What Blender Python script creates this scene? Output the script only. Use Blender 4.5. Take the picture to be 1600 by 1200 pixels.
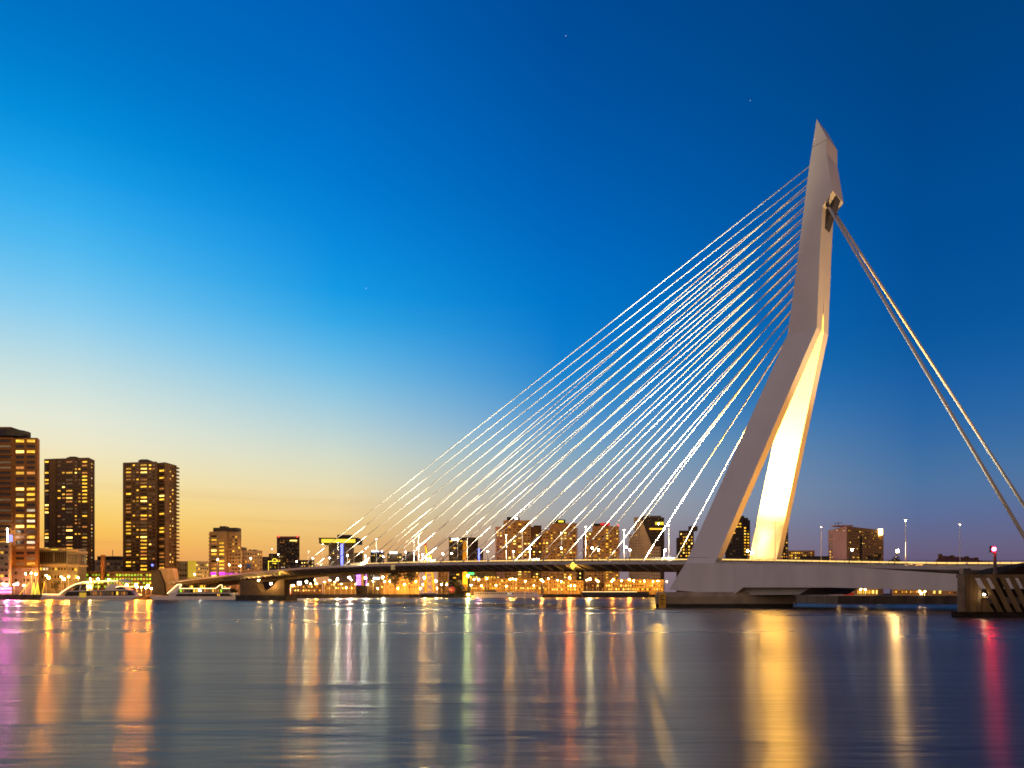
import bpy, math, random
from math import radians as R, sin, cos, pi, atan2, sqrt, hypot
from mathutils import Vector as V
random.seed(7)
for _o in list(bpy.data.objects): bpy.data.objects.remove(_o)
S = bpy.context.scene
COL = S.collection
F, CX, HY, H = 1100.0, 800.0, 927.0, 4.0      # focal length in photo pixels, principal column, horizon row, eye height

# ------------------------------------------------------------------ camera
cd = bpy.data.cameras.new('camera'); cam = bpy.data.objects.new('camera', cd); COL.objects.link(cam)
cam.location = (0, 0, H); cam.rotation_euler = (R(90), 0, 0)
cd.sensor_width = 36; cd.lens = 36*F/1600; cd.shift_y = (HY-600)/1600
cd.clip_start = .5; cd.clip_end = 60000
S.camera = cam

# ------------------------------------------------------------------ sky
def lin(c): return tuple(((v/255)/12.92 if v/255 <= .04045 else ((v/255+.055)/1.055)**2.4) for v in c)
w = bpy.data.worlds.new('World'); S.world = w; w.use_nodes = True
nt = w.node_tree; N = nt.nodes; L = nt.links; N.clear()
def nd(t, **k):
    n = N.new(t)
    for a, b in k.items(): setattr(n, a, b)
    return n
def mth(op, a, b=None, c=None):
    n = nd('ShaderNodeMath', operation=op)
    for i, x in enumerate((a, b, c)):
        if x is None: continue
        if isinstance(x, (int, float)): n.inputs[i].default_value = x
        else: L.new(x, n.inputs[i])
    return n.outputs[0]
tc = nd('ShaderNodeTexCoord'); sp = nd('ShaderNodeSeparateXYZ'); L.new(tc.outputs['Generated'], sp.inputs[0])
x_, y_, z_ = sp.outputs
el = mth('DIVIDE', mth('ARCSINE', z_), pi/2)
SUN_AZ = R(-42)
hl = mth('SQRT', mth('ADD', mth('ADD', mth('MULTIPLY', x_, x_), mth('MULTIPLY', y_, y_)), 1e-6))
dt = mth('DIVIDE', mth('ADD', mth('MULTIPLY', x_, sin(SUN_AZ)), mth('MULTIPLY', y_, cos(SUN_AZ))), hl)
dl = mth('ARCCOSINE', mth('MINIMUM', mth('MAXIMUM', dt, -1.0), 1.0))
RAMPS = [
 [(0,(216,138,84)),(2,(232,156,86)),(3.4,(250,182,86)),(5.4,(252,208,108)),(7.5,(249,224,156)),(11.6,(231,233,213)),(15.2,(192,221,226)),(19.4,(126,201,240)),(24.8,(52,172,238)),(30,(2,138,216)),(35,(0,112,194)),(55,(0,84,162)),(90,(0,58,120))],
 [(0,(198,140,96)),(1.4,(214,154,98)),(3.9,(236,186,112)),(6.4,(240,210,148)),(9.4,(224,221,190)),(13.8,(170,207,220)),(18.5,(90,181,231)),(23,(20,152,227)),(31,(0,117,204)),(40,(0,93,178)),(60,(0,68,138)),(90,(0,55,116))],
 [(0,(142,122,128)),(2.4,(150,130,134)),(5,(160,150,150)),(7,(164,168,170)),(10.6,(140,170,190)),(14,(82,150,205)),(18.4,(18,128,206)),(23.3,(0,115,200)),(29.6,(0,96,180)),(40,(0,75,150)),(60,(0,60,124)),(90,(0,52,112))],
 [(0,(92,80,106)),(1.2,(97,84,112)),(3,(104,96,126)),(4.8,(96,106,146)),(7.5,(80,115,160)),(12.2,(42,102,165)),(18.5,(8,85,156)),(26,(0,75,146)),(36,(0,65,126)),(60,(0,56,114)),(90,(0,50,108))],
 [(0,(158,112,84)),(8,(150,112,98)),(18,(118,98,108)),(30,(72,78,112)),(50,(22,58,112)),(90,(0,50,108))]]
def dense(rp):
    # monotone cubic through the measured colours, so that no kink shows as a band
    xs = [p[0] for p in rp]; n = len(xs); out = []
    at = [0, 1, 2, 3, 4, 5.2, 6.4, 7.7, 9, 10.5, 12, 13.6, 15.2, 17, 18.8, 20.6, 22.6, 24.8, 27, 29.5, 32, 35, 38.5, 42, 46, 50, 56, 64, 72, 80, 90]
    ch = []
    for c in range(3):
        ys = [p[1][c] for p in rp]; h = [xs[i+1]-xs[i] for i in range(n-1)]; dl_ = [(ys[i+1]-ys[i])/h[i] for i in range(n-1)]
        m = [dl_[0]]+[0 if dl_[i-1]*dl_[i] <= 0 else 2/(1/dl_[i-1]+1/dl_[i]) for i in range(1, n-1)]+[dl_[-1]]
        v = []
        for x in at:
            i = max(k for k in range(n-1) if xs[k] <= x); t = (x-xs[i])/h[i]
            v.append((2*t**3-3*t*t+1)*ys[i]+(t**3-2*t*t+t)*h[i]*m[i]+(-2*t**3+3*t*t)*ys[i+1]+(t**3-t*t)*h[i]*m[i+1])
        ch.append(v)
    return [(x, tuple(max(0, ch[c][k]) for c in range(3))) for k, x in enumerate(at)]
prev = None
for i, rp in enumerate(RAMPS):
    cr = nd('ShaderNodeValToRGB'); L.new(el, cr.inputs[0]); e = cr.color_ramp.elements
    cr.color_ramp.interpolation = 'LINEAR'
    rp = dense(rp)
    while len(e) < len(rp): e.new(.5)
    for k, (d, c) in enumerate(rp): e[k].position = d/90; e[k].color = (*lin(c), 1)
    if prev is None: prev = cr.outputs[0]; continue
    a, b = [(10, 28), (28, 46), (46, 72), (84, 150)][i-1]
    mr = nd('ShaderNodeMapRange'); mr.inputs[1].default_value = R(a); mr.inputs[2].default_value = R(b); L.new(dl, mr.inputs[0])
    mx = nd('ShaderNodeMix', data_type='RGBA'); L.new(mr.outputs[0], mx.inputs['Factor']); L.new(prev, mx.inputs[6]); L.new(cr.outputs[0], mx.inputs[7])
    prev = mx.outputs[2]
# thin streaks of cloud low over the sunset
cb = nd('ShaderNodeCombineXYZ'); L.new(mth('MULTIPLY', dl, 2.2), cb.inputs[0]); L.new(mth('MULTIPLY', el, 70.0), cb.inputs[1])
nz = nd('ShaderNodeTexNoise'); nz.inputs['Scale'].default_value = 1.0; nz.inputs['Detail'].default_value = 4; L.new(cb.outputs[0], nz.inputs[0])
m1 = nd('ShaderNodeMapRange'); m1.inputs[1].default_value = .5; m1.inputs[2].default_value = .75; L.new(nz.outputs[0], m1.inputs[0])
m2 = nd('ShaderNodeMapRange'); m2.inputs[1].default_value = .11; m2.inputs[2].default_value = .03; L.new(el, m2.inputs[0])
ds = nd('ShaderNodeMix', data_type='RGBA'); L.new(mth('MULTIPLY', mth('MULTIPLY', m1.outputs[0], m2.outputs[0]), mth('MAXIMUM', mth('SUBTRACT', .5, mth('MULTIPLY', dl, .42)), 0.0)), ds.inputs['Factor'])
L.new(prev, ds.inputs[6]); ds.inputs[7].default_value = (*lin((196, 122, 88)), 1)
# a few early stars
vo = nd('ShaderNodeTexVoronoi', feature='F1'); vo.inputs['Scale'].default_value = 9.0; L.new(tc.outputs['Generated'], vo.inputs['Vector'])
st = mth('MULTIPLY', mth('LESS_THAN', vo.outputs['Distance'], .0065), mth('GREATER_THAN', el, .15))
ad = nd('ShaderNodeMix', data_type='RGBA', blend_type='ADD'); L.new(mth('MULTIPLY', st, .3), ad.inputs['Factor']); L.new(ds.outputs[2], ad.inputs[6]); ad.inputs[7].default_value = (.8, .9, 1, 1)
bg = nd('ShaderNodeBackground'); bg.inputs[1].default_value = 1.0; L.new(ad.outputs[2], bg.inputs[0])
ow = nd('ShaderNodeOutputWorld'); L.new(bg.outputs[0], ow.inputs[0])

# ------------------------------------------------------------------ soft warm fill from behind the camera, added to stand for city glow
sl = bpy.data.lights.new('glow_fill', 'SUN'); sl.energy = .9; sl.angle = R(80); sl.color = (1, .64, .36)
glow_fill = bpy.data.objects.new('glow_fill', sl); COL.objects.link(glow_fill)
glow_fill.rotation_euler = V((.42, 1, -.3)).to_track_quat('-Z', 'Y').to_euler(); glow_fill.location = (-200, 0, 200)

# ------------------------------------------------------------------ view and render settings
S.view_settings.view_transform = 'Standard'; S.view_settings.look = 'None'
S.view_settings.exposure = 0; S.view_settings.gamma = 1; S.view_settings.use_curve_mapping = False
S.render.engine = 'CYCLES'
cy = S.cycles; cy.use_denoising = True; cy.max_bounces = 6; cy.diffuse_bounces = 3; cy.glossy_bounces = 3
cy.sample_clamp_indirect = 30; cy.sample_clamp_direct = 0; cy.filter_width = 1.7; cy.use_adaptive_sampling = False; cy.caustics_reflective = False
try: cy.denoising_input_passes = 'RGB_ALBEDO_NORMAL'; cy.denoiser = 'OPENIMAGEDENOISE'; cy.denoising_prefilter = 'ACCURATE'
except Exception: pass

# ------------------------------------------------------------------ materials
MATS = {}
def mat(name, col, rough=.7, var=.25, scale=.35, metal=0, spec=.3, bump=0.0, stretch=None):
    if name in MATS: return MATS[name]
    m = bpy.data.materials.new(name); m.use_nodes = True; t = m.node_tree; n = t.nodes; b = n['Principled BSDF']
    b.inputs['Roughness'].default_value = rough; b.inputs['Metallic'].default_value = metal; b.inputs['Specular IOR Level'].default_value = spec
    tcn = n.new('ShaderNodeTexCoord'); nn = n.new('ShaderNodeTexNoise'); nn.inputs['Scale'].default_value = scale; nn.inputs['Detail'].default_value = 6
    src = tcn.outputs['Object']
    if stretch:
        mp = n.new('ShaderNodeMapping'); mp.inputs['Scale'].default_value = stretch; t.links.new(src, mp.inputs[0]); src = mp.outputs[0]
    t.links.new(src, nn.inputs[0])
    r = n.new('ShaderNodeValToRGB'); e = r.color_ramp.elements
    e[0].position = .3; e[1].position = .7
    e[0].color = (*[c*(1-var) for c in col], 1); e[1].color = (*[min(1, c*(1+var)) for c in col], 1)
    t.links.new(nn.outputs[0], r.inputs[0]); t.links.new(r.outputs[0], b.inputs['Base Color'])
    if bump:
        bp = n.new('ShaderNodeBump'); bp.inputs['Strength'].default_value = bump; t.links.new(nn.outputs[0], bp.inputs['Height']); t.links.new(bp.outputs[0], b.inputs['Normal'])
    MATS[name] = m; return m
def emit(name, col, strength, var=0.0, sample=True):
    """a lit thing: lamps, signs and rooms behind glass. var: uneven brightness, as of curtains and furniture behind a window"""
    if name in MATS: return MATS[name]
    m = bpy.data.materials.new(name); m.use_nodes = True; t = m.node_tree; n = t.nodes; b = n['Principled BSDF']
    b.inputs['Base Color'].default_value = (.05, .05, .05, 1); b.inputs['Roughness'].default_value = .3
    b.inputs['Emission Color'].default_value = (*col, 1); b.inputs['Emission Strength'].default_value = strength
    if var:
        tcn = n.new('ShaderNodeTexCoord'); oi = n.new('ShaderNodeObjectInfo'); nn = n.new('ShaderNodeTexNoise')
        ad = n.new('ShaderNodeVectorMath'); ad.operation = 'ADD'
        sc = n.new('ShaderNodeVectorMath'); sc.operation = 'SCALE'; sc.inputs[3].default_value = 71.0
        cx = n.new('ShaderNodeCombineXYZ')
        for i in range(3): t.links.new(oi.outputs['Random'], cx.inputs[i])
        t.links.new(cx.outputs[0], sc.inputs[0]); t.links.new(tcn.outputs['Object'], ad.inputs[0]); t.links.new(sc.outputs[0], ad.inputs[1])
        nn.inputs['Scale'].default_value = 2.4; nn.inputs['Detail'].default_value = 2; t.links.new(ad.outputs[0], nn.inputs[0])
        mr = n.new('ShaderNodeMapRange'); mr.inputs[1].default_value = .3; mr.inputs[2].default_value = .7
        mr.inputs[3].default_value = strength*(1-var); mr.inputs[4].default_value = strength*(1+var); t.links.new(nn.outputs[0], mr.inputs[0])
        m2 = n.new('ShaderNodeMapRange'); m2.inputs[3].default_value = .45; m2.inputs[4].default_value = 1.4; t.links.new(oi.outputs['Random'], m2.inputs[0])
        mu = n.new('ShaderNodeMath'); mu.operation = 'MULTIPLY'; t.links.new(mr.outputs[0], mu.inputs[0]); t.links.new(m2.outputs[0], mu.inputs[1])
        t.links.new(mu.outputs[0], b.inputs['Emission Strength'])
    if not sample: m.cycles.emission_sampling = 'NONE'
    MATS[name] = m; return m

white = mat('white_paint', (.62, .57, .5), .45, .05, .12)
whited = mat('white_paint_worn', (.56, .52, .45), .5, .10, .2, stretch=(1, 1, .15))
conc = mat('concrete', (.3, .25, .18), .85, .3, .25, bump=.2)
concd = mat('wet_concrete', (.03, .03, .025), .6, .4, .4)
asph = mat('asphalt', (.05, .05, .052), .85, .3, .8)
steel = mat('galvanised_steel', (.6, .56, .5), .5, .1, 2)
dsteel = mat('dark_steel', (.06, .055, .05), .5, .2, 1)
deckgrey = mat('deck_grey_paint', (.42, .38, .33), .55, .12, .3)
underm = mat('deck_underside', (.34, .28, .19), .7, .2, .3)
cable = mat('cable_sheath', (.5, .48, .45), .9, .03, 1, spec=0)
bstay = mat('backstay_steel', (.5, .47, .4), .6, .03, .4, spec=.15)
timber = mat('weathered_timber', (.13, .09, .04), .85, .4, .8, bump=.3, stretch=(1, 1, .2))
timbd = mat('dark_wet_timber', (.022, .018, .014), .95, .4, .8, spec=.03)
brick = mat('orange_brick', (.25, .1, .022), .85, .2, .5)
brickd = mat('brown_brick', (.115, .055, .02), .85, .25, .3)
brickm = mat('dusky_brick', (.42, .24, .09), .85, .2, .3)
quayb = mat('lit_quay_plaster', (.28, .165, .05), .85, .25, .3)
pink = mat('pinkish_panel', (.5, .29, .25), .8, .12, .3)
tan = mat('tan_plaster', (.42, .27, .14), .85, .2, .3)
cream = mat('cream_plaster', (.42, .31, .18), .85, .15, .3)
greyw = mat('grey_panel', (.2, .165, .12), .7, .15, .3)
darkw = mat('dark_cladding', (.05, .038, .03), .6, .3, .3, spec=.15)
dglass = mat('dark_glass', (.03, .022, .016), .25, .4, .5, spec=.25)
roofm = mat('red_roof_tile', (.14, .045, .03), .85, .3, .6)
bark = mat('bark', (.05, .035, .025), .9, .3, 2)
leafm = mat('leaves', (.045, .04, .018), .8, .5, .4)
hullw = mat('white_hull', (.78, .72, .64), .4, .08, .4)
hulld = mat('dark_hull', (.04, .035, .035), .5, .3, .4)
redp = mat('red_paint', (.4, .03, .02), .5, .15, .5)
yelp = mat('yellow_paint', (.62, .36, .03), .5, .15, .5)
groundm = mat('paving', (.15, .12, .09), .9, .3, .05)
quaym = mat('quay_wall', (.06, .05, .04), .85, .5, .3, stretch=(1, 1, .2))

E_LIT = emit('lit_room_yellow', (1, .5, .03), 1.5, .65, False)
E_HOT = emit('lit_room_bright', (1, .66, .13), 2.6, .5, False)
E_ORG = emit('lit_room_orange', (1, .34, .05), .55, .6, False)
E_DIM = emit('dim_room', (.8, .42, .12), .12, .6, False)
E_GRN = emit('green_lit_level', (.42, .85, .02), .8, .6, False)
E_MAG = emit('magenta_light', (.8, .03, .85), 1.6, .2, sample=False)
E_BLU = emit('blue_neon', (.16, .2, 1), 3, sample=False)
E_PUR = emit('violet_light', (.62, .16, .9), 3, .3)
E_PURS = emit('violet_strip', (.75, .16, .8), 5)
E_WHT = emit('white_sign_light', (1, .92, .8), 5, sample=False)
E_YEL = emit('yellow_sign_light', (1, .78, .05), 2.2, .2, sample=False)
E_SOD = emit('sodium_lamp', (1, .5, .08), 1250)
E_SODW = emit('warm_white_lamp', (1, .58, .18), 650)
E_GLARE = emit('glaring_lamp', (1, .56, .16), 2400)
E_SOFT = emit('soft_lamp', (1, .8, .55), 60, sample=False)
E_WLAMP = emit('white_lamp', (1, .85, .62), 90, sample=False)
E_RED = emit('red_lamp', (1, .008, .025), 300)
E_AVI = emit('red_beacon', (1, .05, .03), 4, sample=False)
E_GRNL = emit('green_lamp', (.05, 1, .1), 200)
E_STRIP = emit('warm_light_strip', (1, .68, .28), 3.4, sample=False)
E_TRAIL = emit('traffic_trail_glow', (1, .6, .16), 1.5, sample=False)  # glow that stands for blurred traffic lights on the deck
E_OFF = mat('unlit_lamp_glass', (.3, .28, .25), .2, .05)

# ------------------------------------------------------------------ mesh helpers
WL = {}
def wloc(o): return WL.get(o.name, V((0, 0, 0))) if o else V((0, 0, 0))
def W(x, y, Y): return V(((x-CX)/F*Y, Y, H+(HY-y)/F*Y))
def zpx(y, Y): return H+(HY-y)/F*Y
class MB:
    def __init__(s): s.v = []; s.f = []; s.m = []
    def poly(s, pts, m=0):
        i = len(s.v); s.v += [V(p) for p in pts]; s.f.append(list(range(i, i+len(pts)))); s.m.append(m)
    def hexa(s, a, b, m=0):
        """closed solid between two matching loops a and b"""
        n = len(a); i = len(s.v); s.v += [V(p) for p in a]+[V(p) for p in b]
        s.f.append(list(range(i, i+n))[::-1]); s.f.append(list(range(i+n, i+2*n))); s.m += [m, m]
        for k in range(n):
            j = (k+1) % n; s.f.append([i+k, i+j, i+n+j, i+n+k]); s.m.append(m)
    def ext(s, pts, d, m=0): d = V(d); s.hexa(pts, [V(p)+d for p in pts], m)
    def box(s, x0, x1, y0, y1, z0, z1, m=0):
        s.hexa([(x0,y0,z0),(x1,y0,z0),(x1,y1,z0),(x0,y1,z0)], [(x0,y0,z1),(x1,y0,z1),(x1,y1,z1),(x0,y1,z1)], m)
    def pbox(s, x0, x1, y0, y1, Y, d, m=0):
        a, b = W(x0, y1, Y), W(x1, y0, Y); s.box(a.x, b.x, Y, Y+d, a.z, b.z, m)
    def ppoly(s, pts, Y, d, m=0): s.ext([W(x, y, Y) for x, y in pts], (0, d, 0), m)
    def tube(s, p, q, r, n=6, m=0, r2=None):
        p, q = V(p), V(q); r2 = r if r2 is None else r2; d = (q-p).normalized()
        a = d.orthogonal().normalized(); b = d.cross(a)
        s.hexa([p+(a*cos(2*pi*k/n)+b*sin(2*pi*k/n))*r for k in range(n)], [q+(a*cos(2*pi*k/n)+b*sin(2*pi*k/n))*r2 for k in range(n)], m)
    def path(s, pts, r, n=5, m=0):
        for a, b in zip(pts, pts[1:]): s.tube(a, b, r, n, m)
    def ball(s, c, r, m=0, n=8, k=5, sz=1.0):
        c = V(c); i = len(s.v)
        for a in range(k+1):
            t = pi*a/k
            for b in range(n): s.v.append(c+V((r*sin(t)*cos(2*pi*b/n), r*sin(t)*sin(2*pi*b/n), r*cos(t)*sz)))
        for a in range(k):
            for b in range(n):
                c2 = (b+1) % n; s.f.append([i+a*n+b, i+(a+1)*n+b, i+(a+1)*n+c2, i+a*n+c2]); s.m.append(m)
    def mesh(s, name, mats, off=V((0, 0, 0))):
        me = bpy.data.meshes.new(name); me.from_pydata([tuple(p-off) for p in s.v], [], s.f)
        for x in (mats if isinstance(mats, (list, tuple)) else [mats]): me.materials.append(x)
        me.polygons.foreach_set('material_index', s.m)
        me.validate(); me.update(); import bmesh as _b
        bm = _b.new(); bm.from_mesh(me); _b.ops.recalc_face_normals(bm, faces=bm.faces); bm.to_mesh(me); bm.free()
        return me
    def build(s, name, mats, parent=None):
        off = wloc(parent) if parent else V((0, 0, 0))
        return link(name, s.mesh(name, mats, off), parent)
def link(name, data, parent=None, loc=None, rz=0, scale=None):
    o = bpy.data.objects.new(name, data); COL.objects.link(o)
    if parent: o.parent = parent
    if loc is not None: o.location = loc
    if rz: o.rotation_euler = (0, 0, rz)
    if scale: o.scale = scale
    WL[o.name] = wloc(parent)+V(o.location)
    return o
def thing(name, label, cat, loc, group=None):
    o = link(name, None, None, V(loc)); o.empty_display_size = 1
    tag(o, label, cat, group); return o
def tag(o, label, cat, group=None, kind=None):
    if label: o['label'] = label
    if cat: o['category'] = cat
    if group: o['group'] = group
    if kind: o['kind'] = kind
    return o
def lamp(name, typ, parent, world, aim=None, energy=100, col=(1, 1, 1), size=60, blend=.6, rad=.3):
    l = bpy.data.lights.new(name, typ); l.energy = energy; l.color = col; l.shadow_soft_size = rad
    if typ == 'SPOT': l.spot_size = R(size); l.spot_blend = blend
    o = bpy.data.objects.new(name, l); COL.objects.link(o); o.parent = parent; o.location = V(world)-wloc(parent)
    if aim is not None: o.rotation_euler = (V(aim)-V(world)).to_track_quat('-Z', 'Y').to_euler()
    return o

# ------------------------------------------------------------------ water and ground
def water_mat():
    m = bpy.data.materials.new('river_water'); m.use_nodes = True; t = m.node_tree; n = t.nodes; b = n['Principled BSDF']
    b.inputs['Base Color'].default_value = (.07, .048, .04, 1); b.inputs['IOR'].default_value = 1.23; b.inputs['Specular IOR Level'].default_value = .5
    g = n.new('ShaderNodeNewGeometry')
    def noise(sx, sy, det=3):
        mp = n.new('ShaderNodeMapping'); mp.inputs['Scale'].default_value = (sx, sy, 1); t.links.new(g.outputs['Position'], mp.inputs[0])
        q = n.new('ShaderNodeTexNoise'); q.inputs['Scale'].default_value = 1; q.inputs['Detail'].default_value = det; t.links.new(mp.outputs[0], q.inputs[0]); return q.outputs[0]
    big = noise(.008, .03, 2)
    mr = n.new('ShaderNodeMapRange'); mr.inputs[1].default_value = .35; mr.inputs[2].default_value = .65; mr.inputs[3].default_value = .255; mr.inputs[4].default_value = .33
    t.links.new(big, mr.inputs[0]); t.links.new(mr.outputs[0], b.inputs['Roughness']); b.inputs['Anisotropic'].default_value = .7
    tg = n.new('ShaderNodeCombineXYZ'); tg.inputs[1].default_value = 1; t.links.new(tg.outputs[0], b.inputs['Tangent'])
    fine = noise(.5, 2.2, 3); mid = noise(.06, .3, 3)
    b1 = n.new('ShaderNodeBump'); b1.inputs['Strength'].default_value = .22; b1.inputs['Distance'].default_value = .1; t.links.new(fine, b1.inputs['Height'])
    b2 = n.new('ShaderNodeBump'); b2.inputs['Strength'].default_value = .26; b2.inputs['Distance'].default_value = .5; t.links.new(mid, b2.inputs['Height']); t.links.new(b1.outputs[0], b2.inputs['Normal'])
    t.links.new(b2.outputs[0], b.inputs['Normal'])
    return m
mb = MB(); mb.poly([(-9000, -600, 0), (9000, -600, 0), (9000, 30000, 0), (-9000, 30000, 0)])
tag(mb.build('river_water', water_mat()), 'smooth dusk river with stretched coloured reflections of city lights', None, kind='structure')
SHORE = [(-1500, 440), (236, 440), (262, 470), (440, 530), (560, 610), (640, 650), (1000, 675), (1050, 760), (1235, 950), (2600, 950)]
GZ = 2.9
sh = [((x-CX)/F*Y, Y) for x, Y in SHORE]
mb = MB(); mb.poly([(x, y, GZ) for x, y in sh]+[(9000, 29000, GZ), (-9000, 29000, GZ)][0:2])
tag(mb.build('ground', groundm), 'flat city ground stretching from the quay to the horizon', None, kind='structure')
mb = MB()
for (a, b) in zip(sh, sh[1:]):
    d = V((b[0]-a[0], b[1]-a[1], 0)).normalized(); nrm = V((d.y, -d.x, 0))*.25
    mb.hexa([V((*a, -2))+nrm, V((*b, -2))+nrm, V((*b, -2))-nrm, V((*a, -2))-nrm], [V((*a, GZ+.25))+nrm, V((*b, GZ+.25))+nrm, V((*b, GZ+.25))-nrm, V((*a, GZ+.25))-nrm])
tag(mb.build('quay_wall', quaym), 'dark stone quay wall along the far river bank', None, kind='structure')
mb = MB(); mb.ppoly([(1309, 931), (1900, 931), (1900, 950), (1309, 950)], 267, 75)
tag(mb.build('pier_quay', quaym), 'dark harbour quay behind the white bridge girder', None, kind='structure')

# ------------------------------------------------------------------ the bridge
UV = V((-.719, .695, 0)); VV = V((.695, .719, 0)); O = V((54.5, 200, 0)); BW = 43.0
def P(u, v, z): return O+UV*u+VV*v+V((0, 0, z))
DT = [(-150, 8.6), (-90, 9.4), (-71, 9.85), (-58, 10.25), (-20, 12.1), (0, 13.0), (47, 14.4), (135, 16.4), (180, 16.9), (238, 16.75), (318, 14.6), (382, 12.3), (450, 9), (520, 6), (600, 4)]
def dz(u):
    for i in range(len(DT)-1):
        if u <= DT[i+1][0] or i == len(DT)-2:
            p0 = DT[max(i-1, 0)]; p1 = DT[i]; p2 = DT[i+1]; p3 = DT[min(i+2, len(DT)-1)]
            t = (u-p1[0])/(p2[0]-p1[0]); h = p2[0]-p1[0]
            m1 = (p2[1]-p0[1])/(p2[0]-p0[0]); m2 = (p3[1]-p1[1])/(p3[0]-p1[0])
            return (2*t**3-3*t*t+1)*p1[1]+(t**3-2*t*t+t)*h*m1+(-2*t**3+3*t*t)*p2[1]+(t**3-t*t)*h*m2
def u_at(x, v):
    """station along the bridge, on the line v, that shows at column x"""
    k = (x-CX)/F; a = O.x+VV.x*v; b = O.y+VV.y*v
    return (a-k*b)/(k*UV.y-UV.x)
def uz(x, y, vf):
    z = 40.0
    for _ in range(60):
        v = vf(z); u = u_at(x, v); p = P(u, v, 0); z = zpx(y, p.y)
    return u, vf(z), z
bridge = thing('cable_stayed_bridge', 'white asymmetrical cable-stayed bridge with one tall kinked pylon', 'bridge', P(0, BW/2, 0))
pyl = link('pylon', None, bridge)
ZF, ZK, ZA = 13.0, 77.7, 87.0
VK = BW/2-4.2
def vout(z): return 0 if z < ZF else (VK*(z-ZF)/(ZK-ZF) if z < ZK else VK)
def thick(z): return 3.4+(max(0, min(1, (z-ZK)/(ZA-ZK))))*.8 if z >= ZK else 3.3+.1*(z-ZF)/(ZK-ZF)
front = [(1071.5, 878), (1231.6, 520), (1241.5, 440)]; back = [(1117.5, 878), (1276, 514), (1278, 470)]
fr = [uz(x, y, vout) for x, y in front]; bk = [uz(x, y, vout) for x, y in back]
def lerp_u(tab, z):
    if z <= tab[1][2]: a, b = tab[0], tab[1]
    else: a, b = tab[1], tab[2]
    return a[0]+(b[0]-a[0])*(z-a[2])/(b[2]-a[2])
for side in (0, 1):
    mb = MB(); lv = [ZF-.6, ZK, ZA]; loops = []
    for z in lv:
        uf, ub = lerp_u(fr, z), lerp_u(bk, z); vo = vout(max(z, ZF)); vi = vo+thick(max(z, ZF))
        loops.append([P(uu, vv if not side else BW-vv, z) for uu, vv in ((uf, vo), (ub, vo), (ub, vi), (uf, vi))])
    for a, b in zip(loops, loops[1:]): mb.hexa(a, b)
    o = mb.build('pylon_leg', white, pyl)
prof = [(lerp_u(fr, ZA), ZA-.02)]+[uz(x, y, lambda z: VK)[0::2] for x, y in [(1265, 256), (1276, 186), (1291, 213), (1291, 238), (1301, 298), (1285, 322), (1282, 372)]]+[(lerp_u(bk, ZA), ZA-.02)]
mb = MB(); mb.hexa([P(u, VK, z) for u, z in prof], [P(u, BW-VK, z) for u, z in prof]); mb.build('mast', white, pyl)
mb = MB()
for zz in (uz(1270, 231, lambda z: VK)[2], uz(1262, 300, lambda z: VK)[2], uz(1250, 400, lambda z: VK)[2]):
    ua, ub = uz(1269, 231, lambda z: VK)[0], uz(1290, 225, lambda z: VK)[0]
    mb.hexa([P(ua+.1, VK-.03, zz), P(ub-.05, VK-.03, zz+.4), P(ub-.05, VK+.05, zz+.4), P(ua+.1, VK+.05, zz)], [P(ua+.1, VK-.03, zz+.14), P(ub-.05, VK-.03, zz+.54), P(ub-.05, VK+.05, zz+.54), P(ua+.1, VK+.05, zz+.14)])
    break
mb.build('seam', deckgrey, pyl)
# anchor recess cheeks on the south face of the mast
mb = MB()
un, zn = uz(1301, 298, lambda z: VK)[0::2]; ul, zl = uz(1283.4, 352, lambda z: VK)[0::2]
mb.hexa([P(un-.05, VK+2.6, zn-.4), P(un+2.6, VK+2.6, zn-3.6), P(ul-.1, VK+2.6, zl)], [P(un-.05, VK+5.8, zn-.4), P(un+2.6, VK+5.8, zn-3.6), P(ul-.1, VK+5.8, zl)])
mb.build('anchor_saddle', dsteel, pyl)
# foot and the white side girders behind it
gird = [(1045, 921.5), (1146, 930), (1161, 918), (1300, 918), (1496, 923.5), (1496, 897), (1300, 884.5), (1117.5, 880), (1071, 880)]
gp = [uz(x, y, lambda z: 0)[0::2] for x, y in gird]
for side in (0, 1):
    mb = MB(); q = lambda v: v if not side else BW-v
    mb.hexa([P(u, q(0), z) for u, z in gp], [P(u, q(3.3), z) for u, z in gp])
    mb.build('side_girder', whited, bridge)
mb = MB(); gx = [uz(x, y, lambda z: .4)[0::2] for x, y in [(1497, 921), (1660, 925), (1660, 893), (1497, 897)]]
mb.hexa([P(u, .4, z) for u, z in gx], [P(u, 3, z) for u, z in gx]); mb.build('opening_span_girder', whited, bridge)
mb = MB()   # box beam that joins the feet across the pier
zb = gp[1][1]
ua, ub = gp[1][0], gp[2][0]; uc = ub-17
mb.hexa([P(ua, 3.3, zb), P(ub, 3.3, gp[2][1]+.02), P(uc, 3.3, gp[2][1]), P(uc+3, 3.3, zb+.2)], [P(ua, BW-3.3, zb), P(ub, BW-3.3, gp[2][1]+.02), P(uc, BW-3.3, gp[2][1]), P(uc+3, BW-3.3, zb+.2)])
mb.build('cross_beam', whited, bridge)
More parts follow.
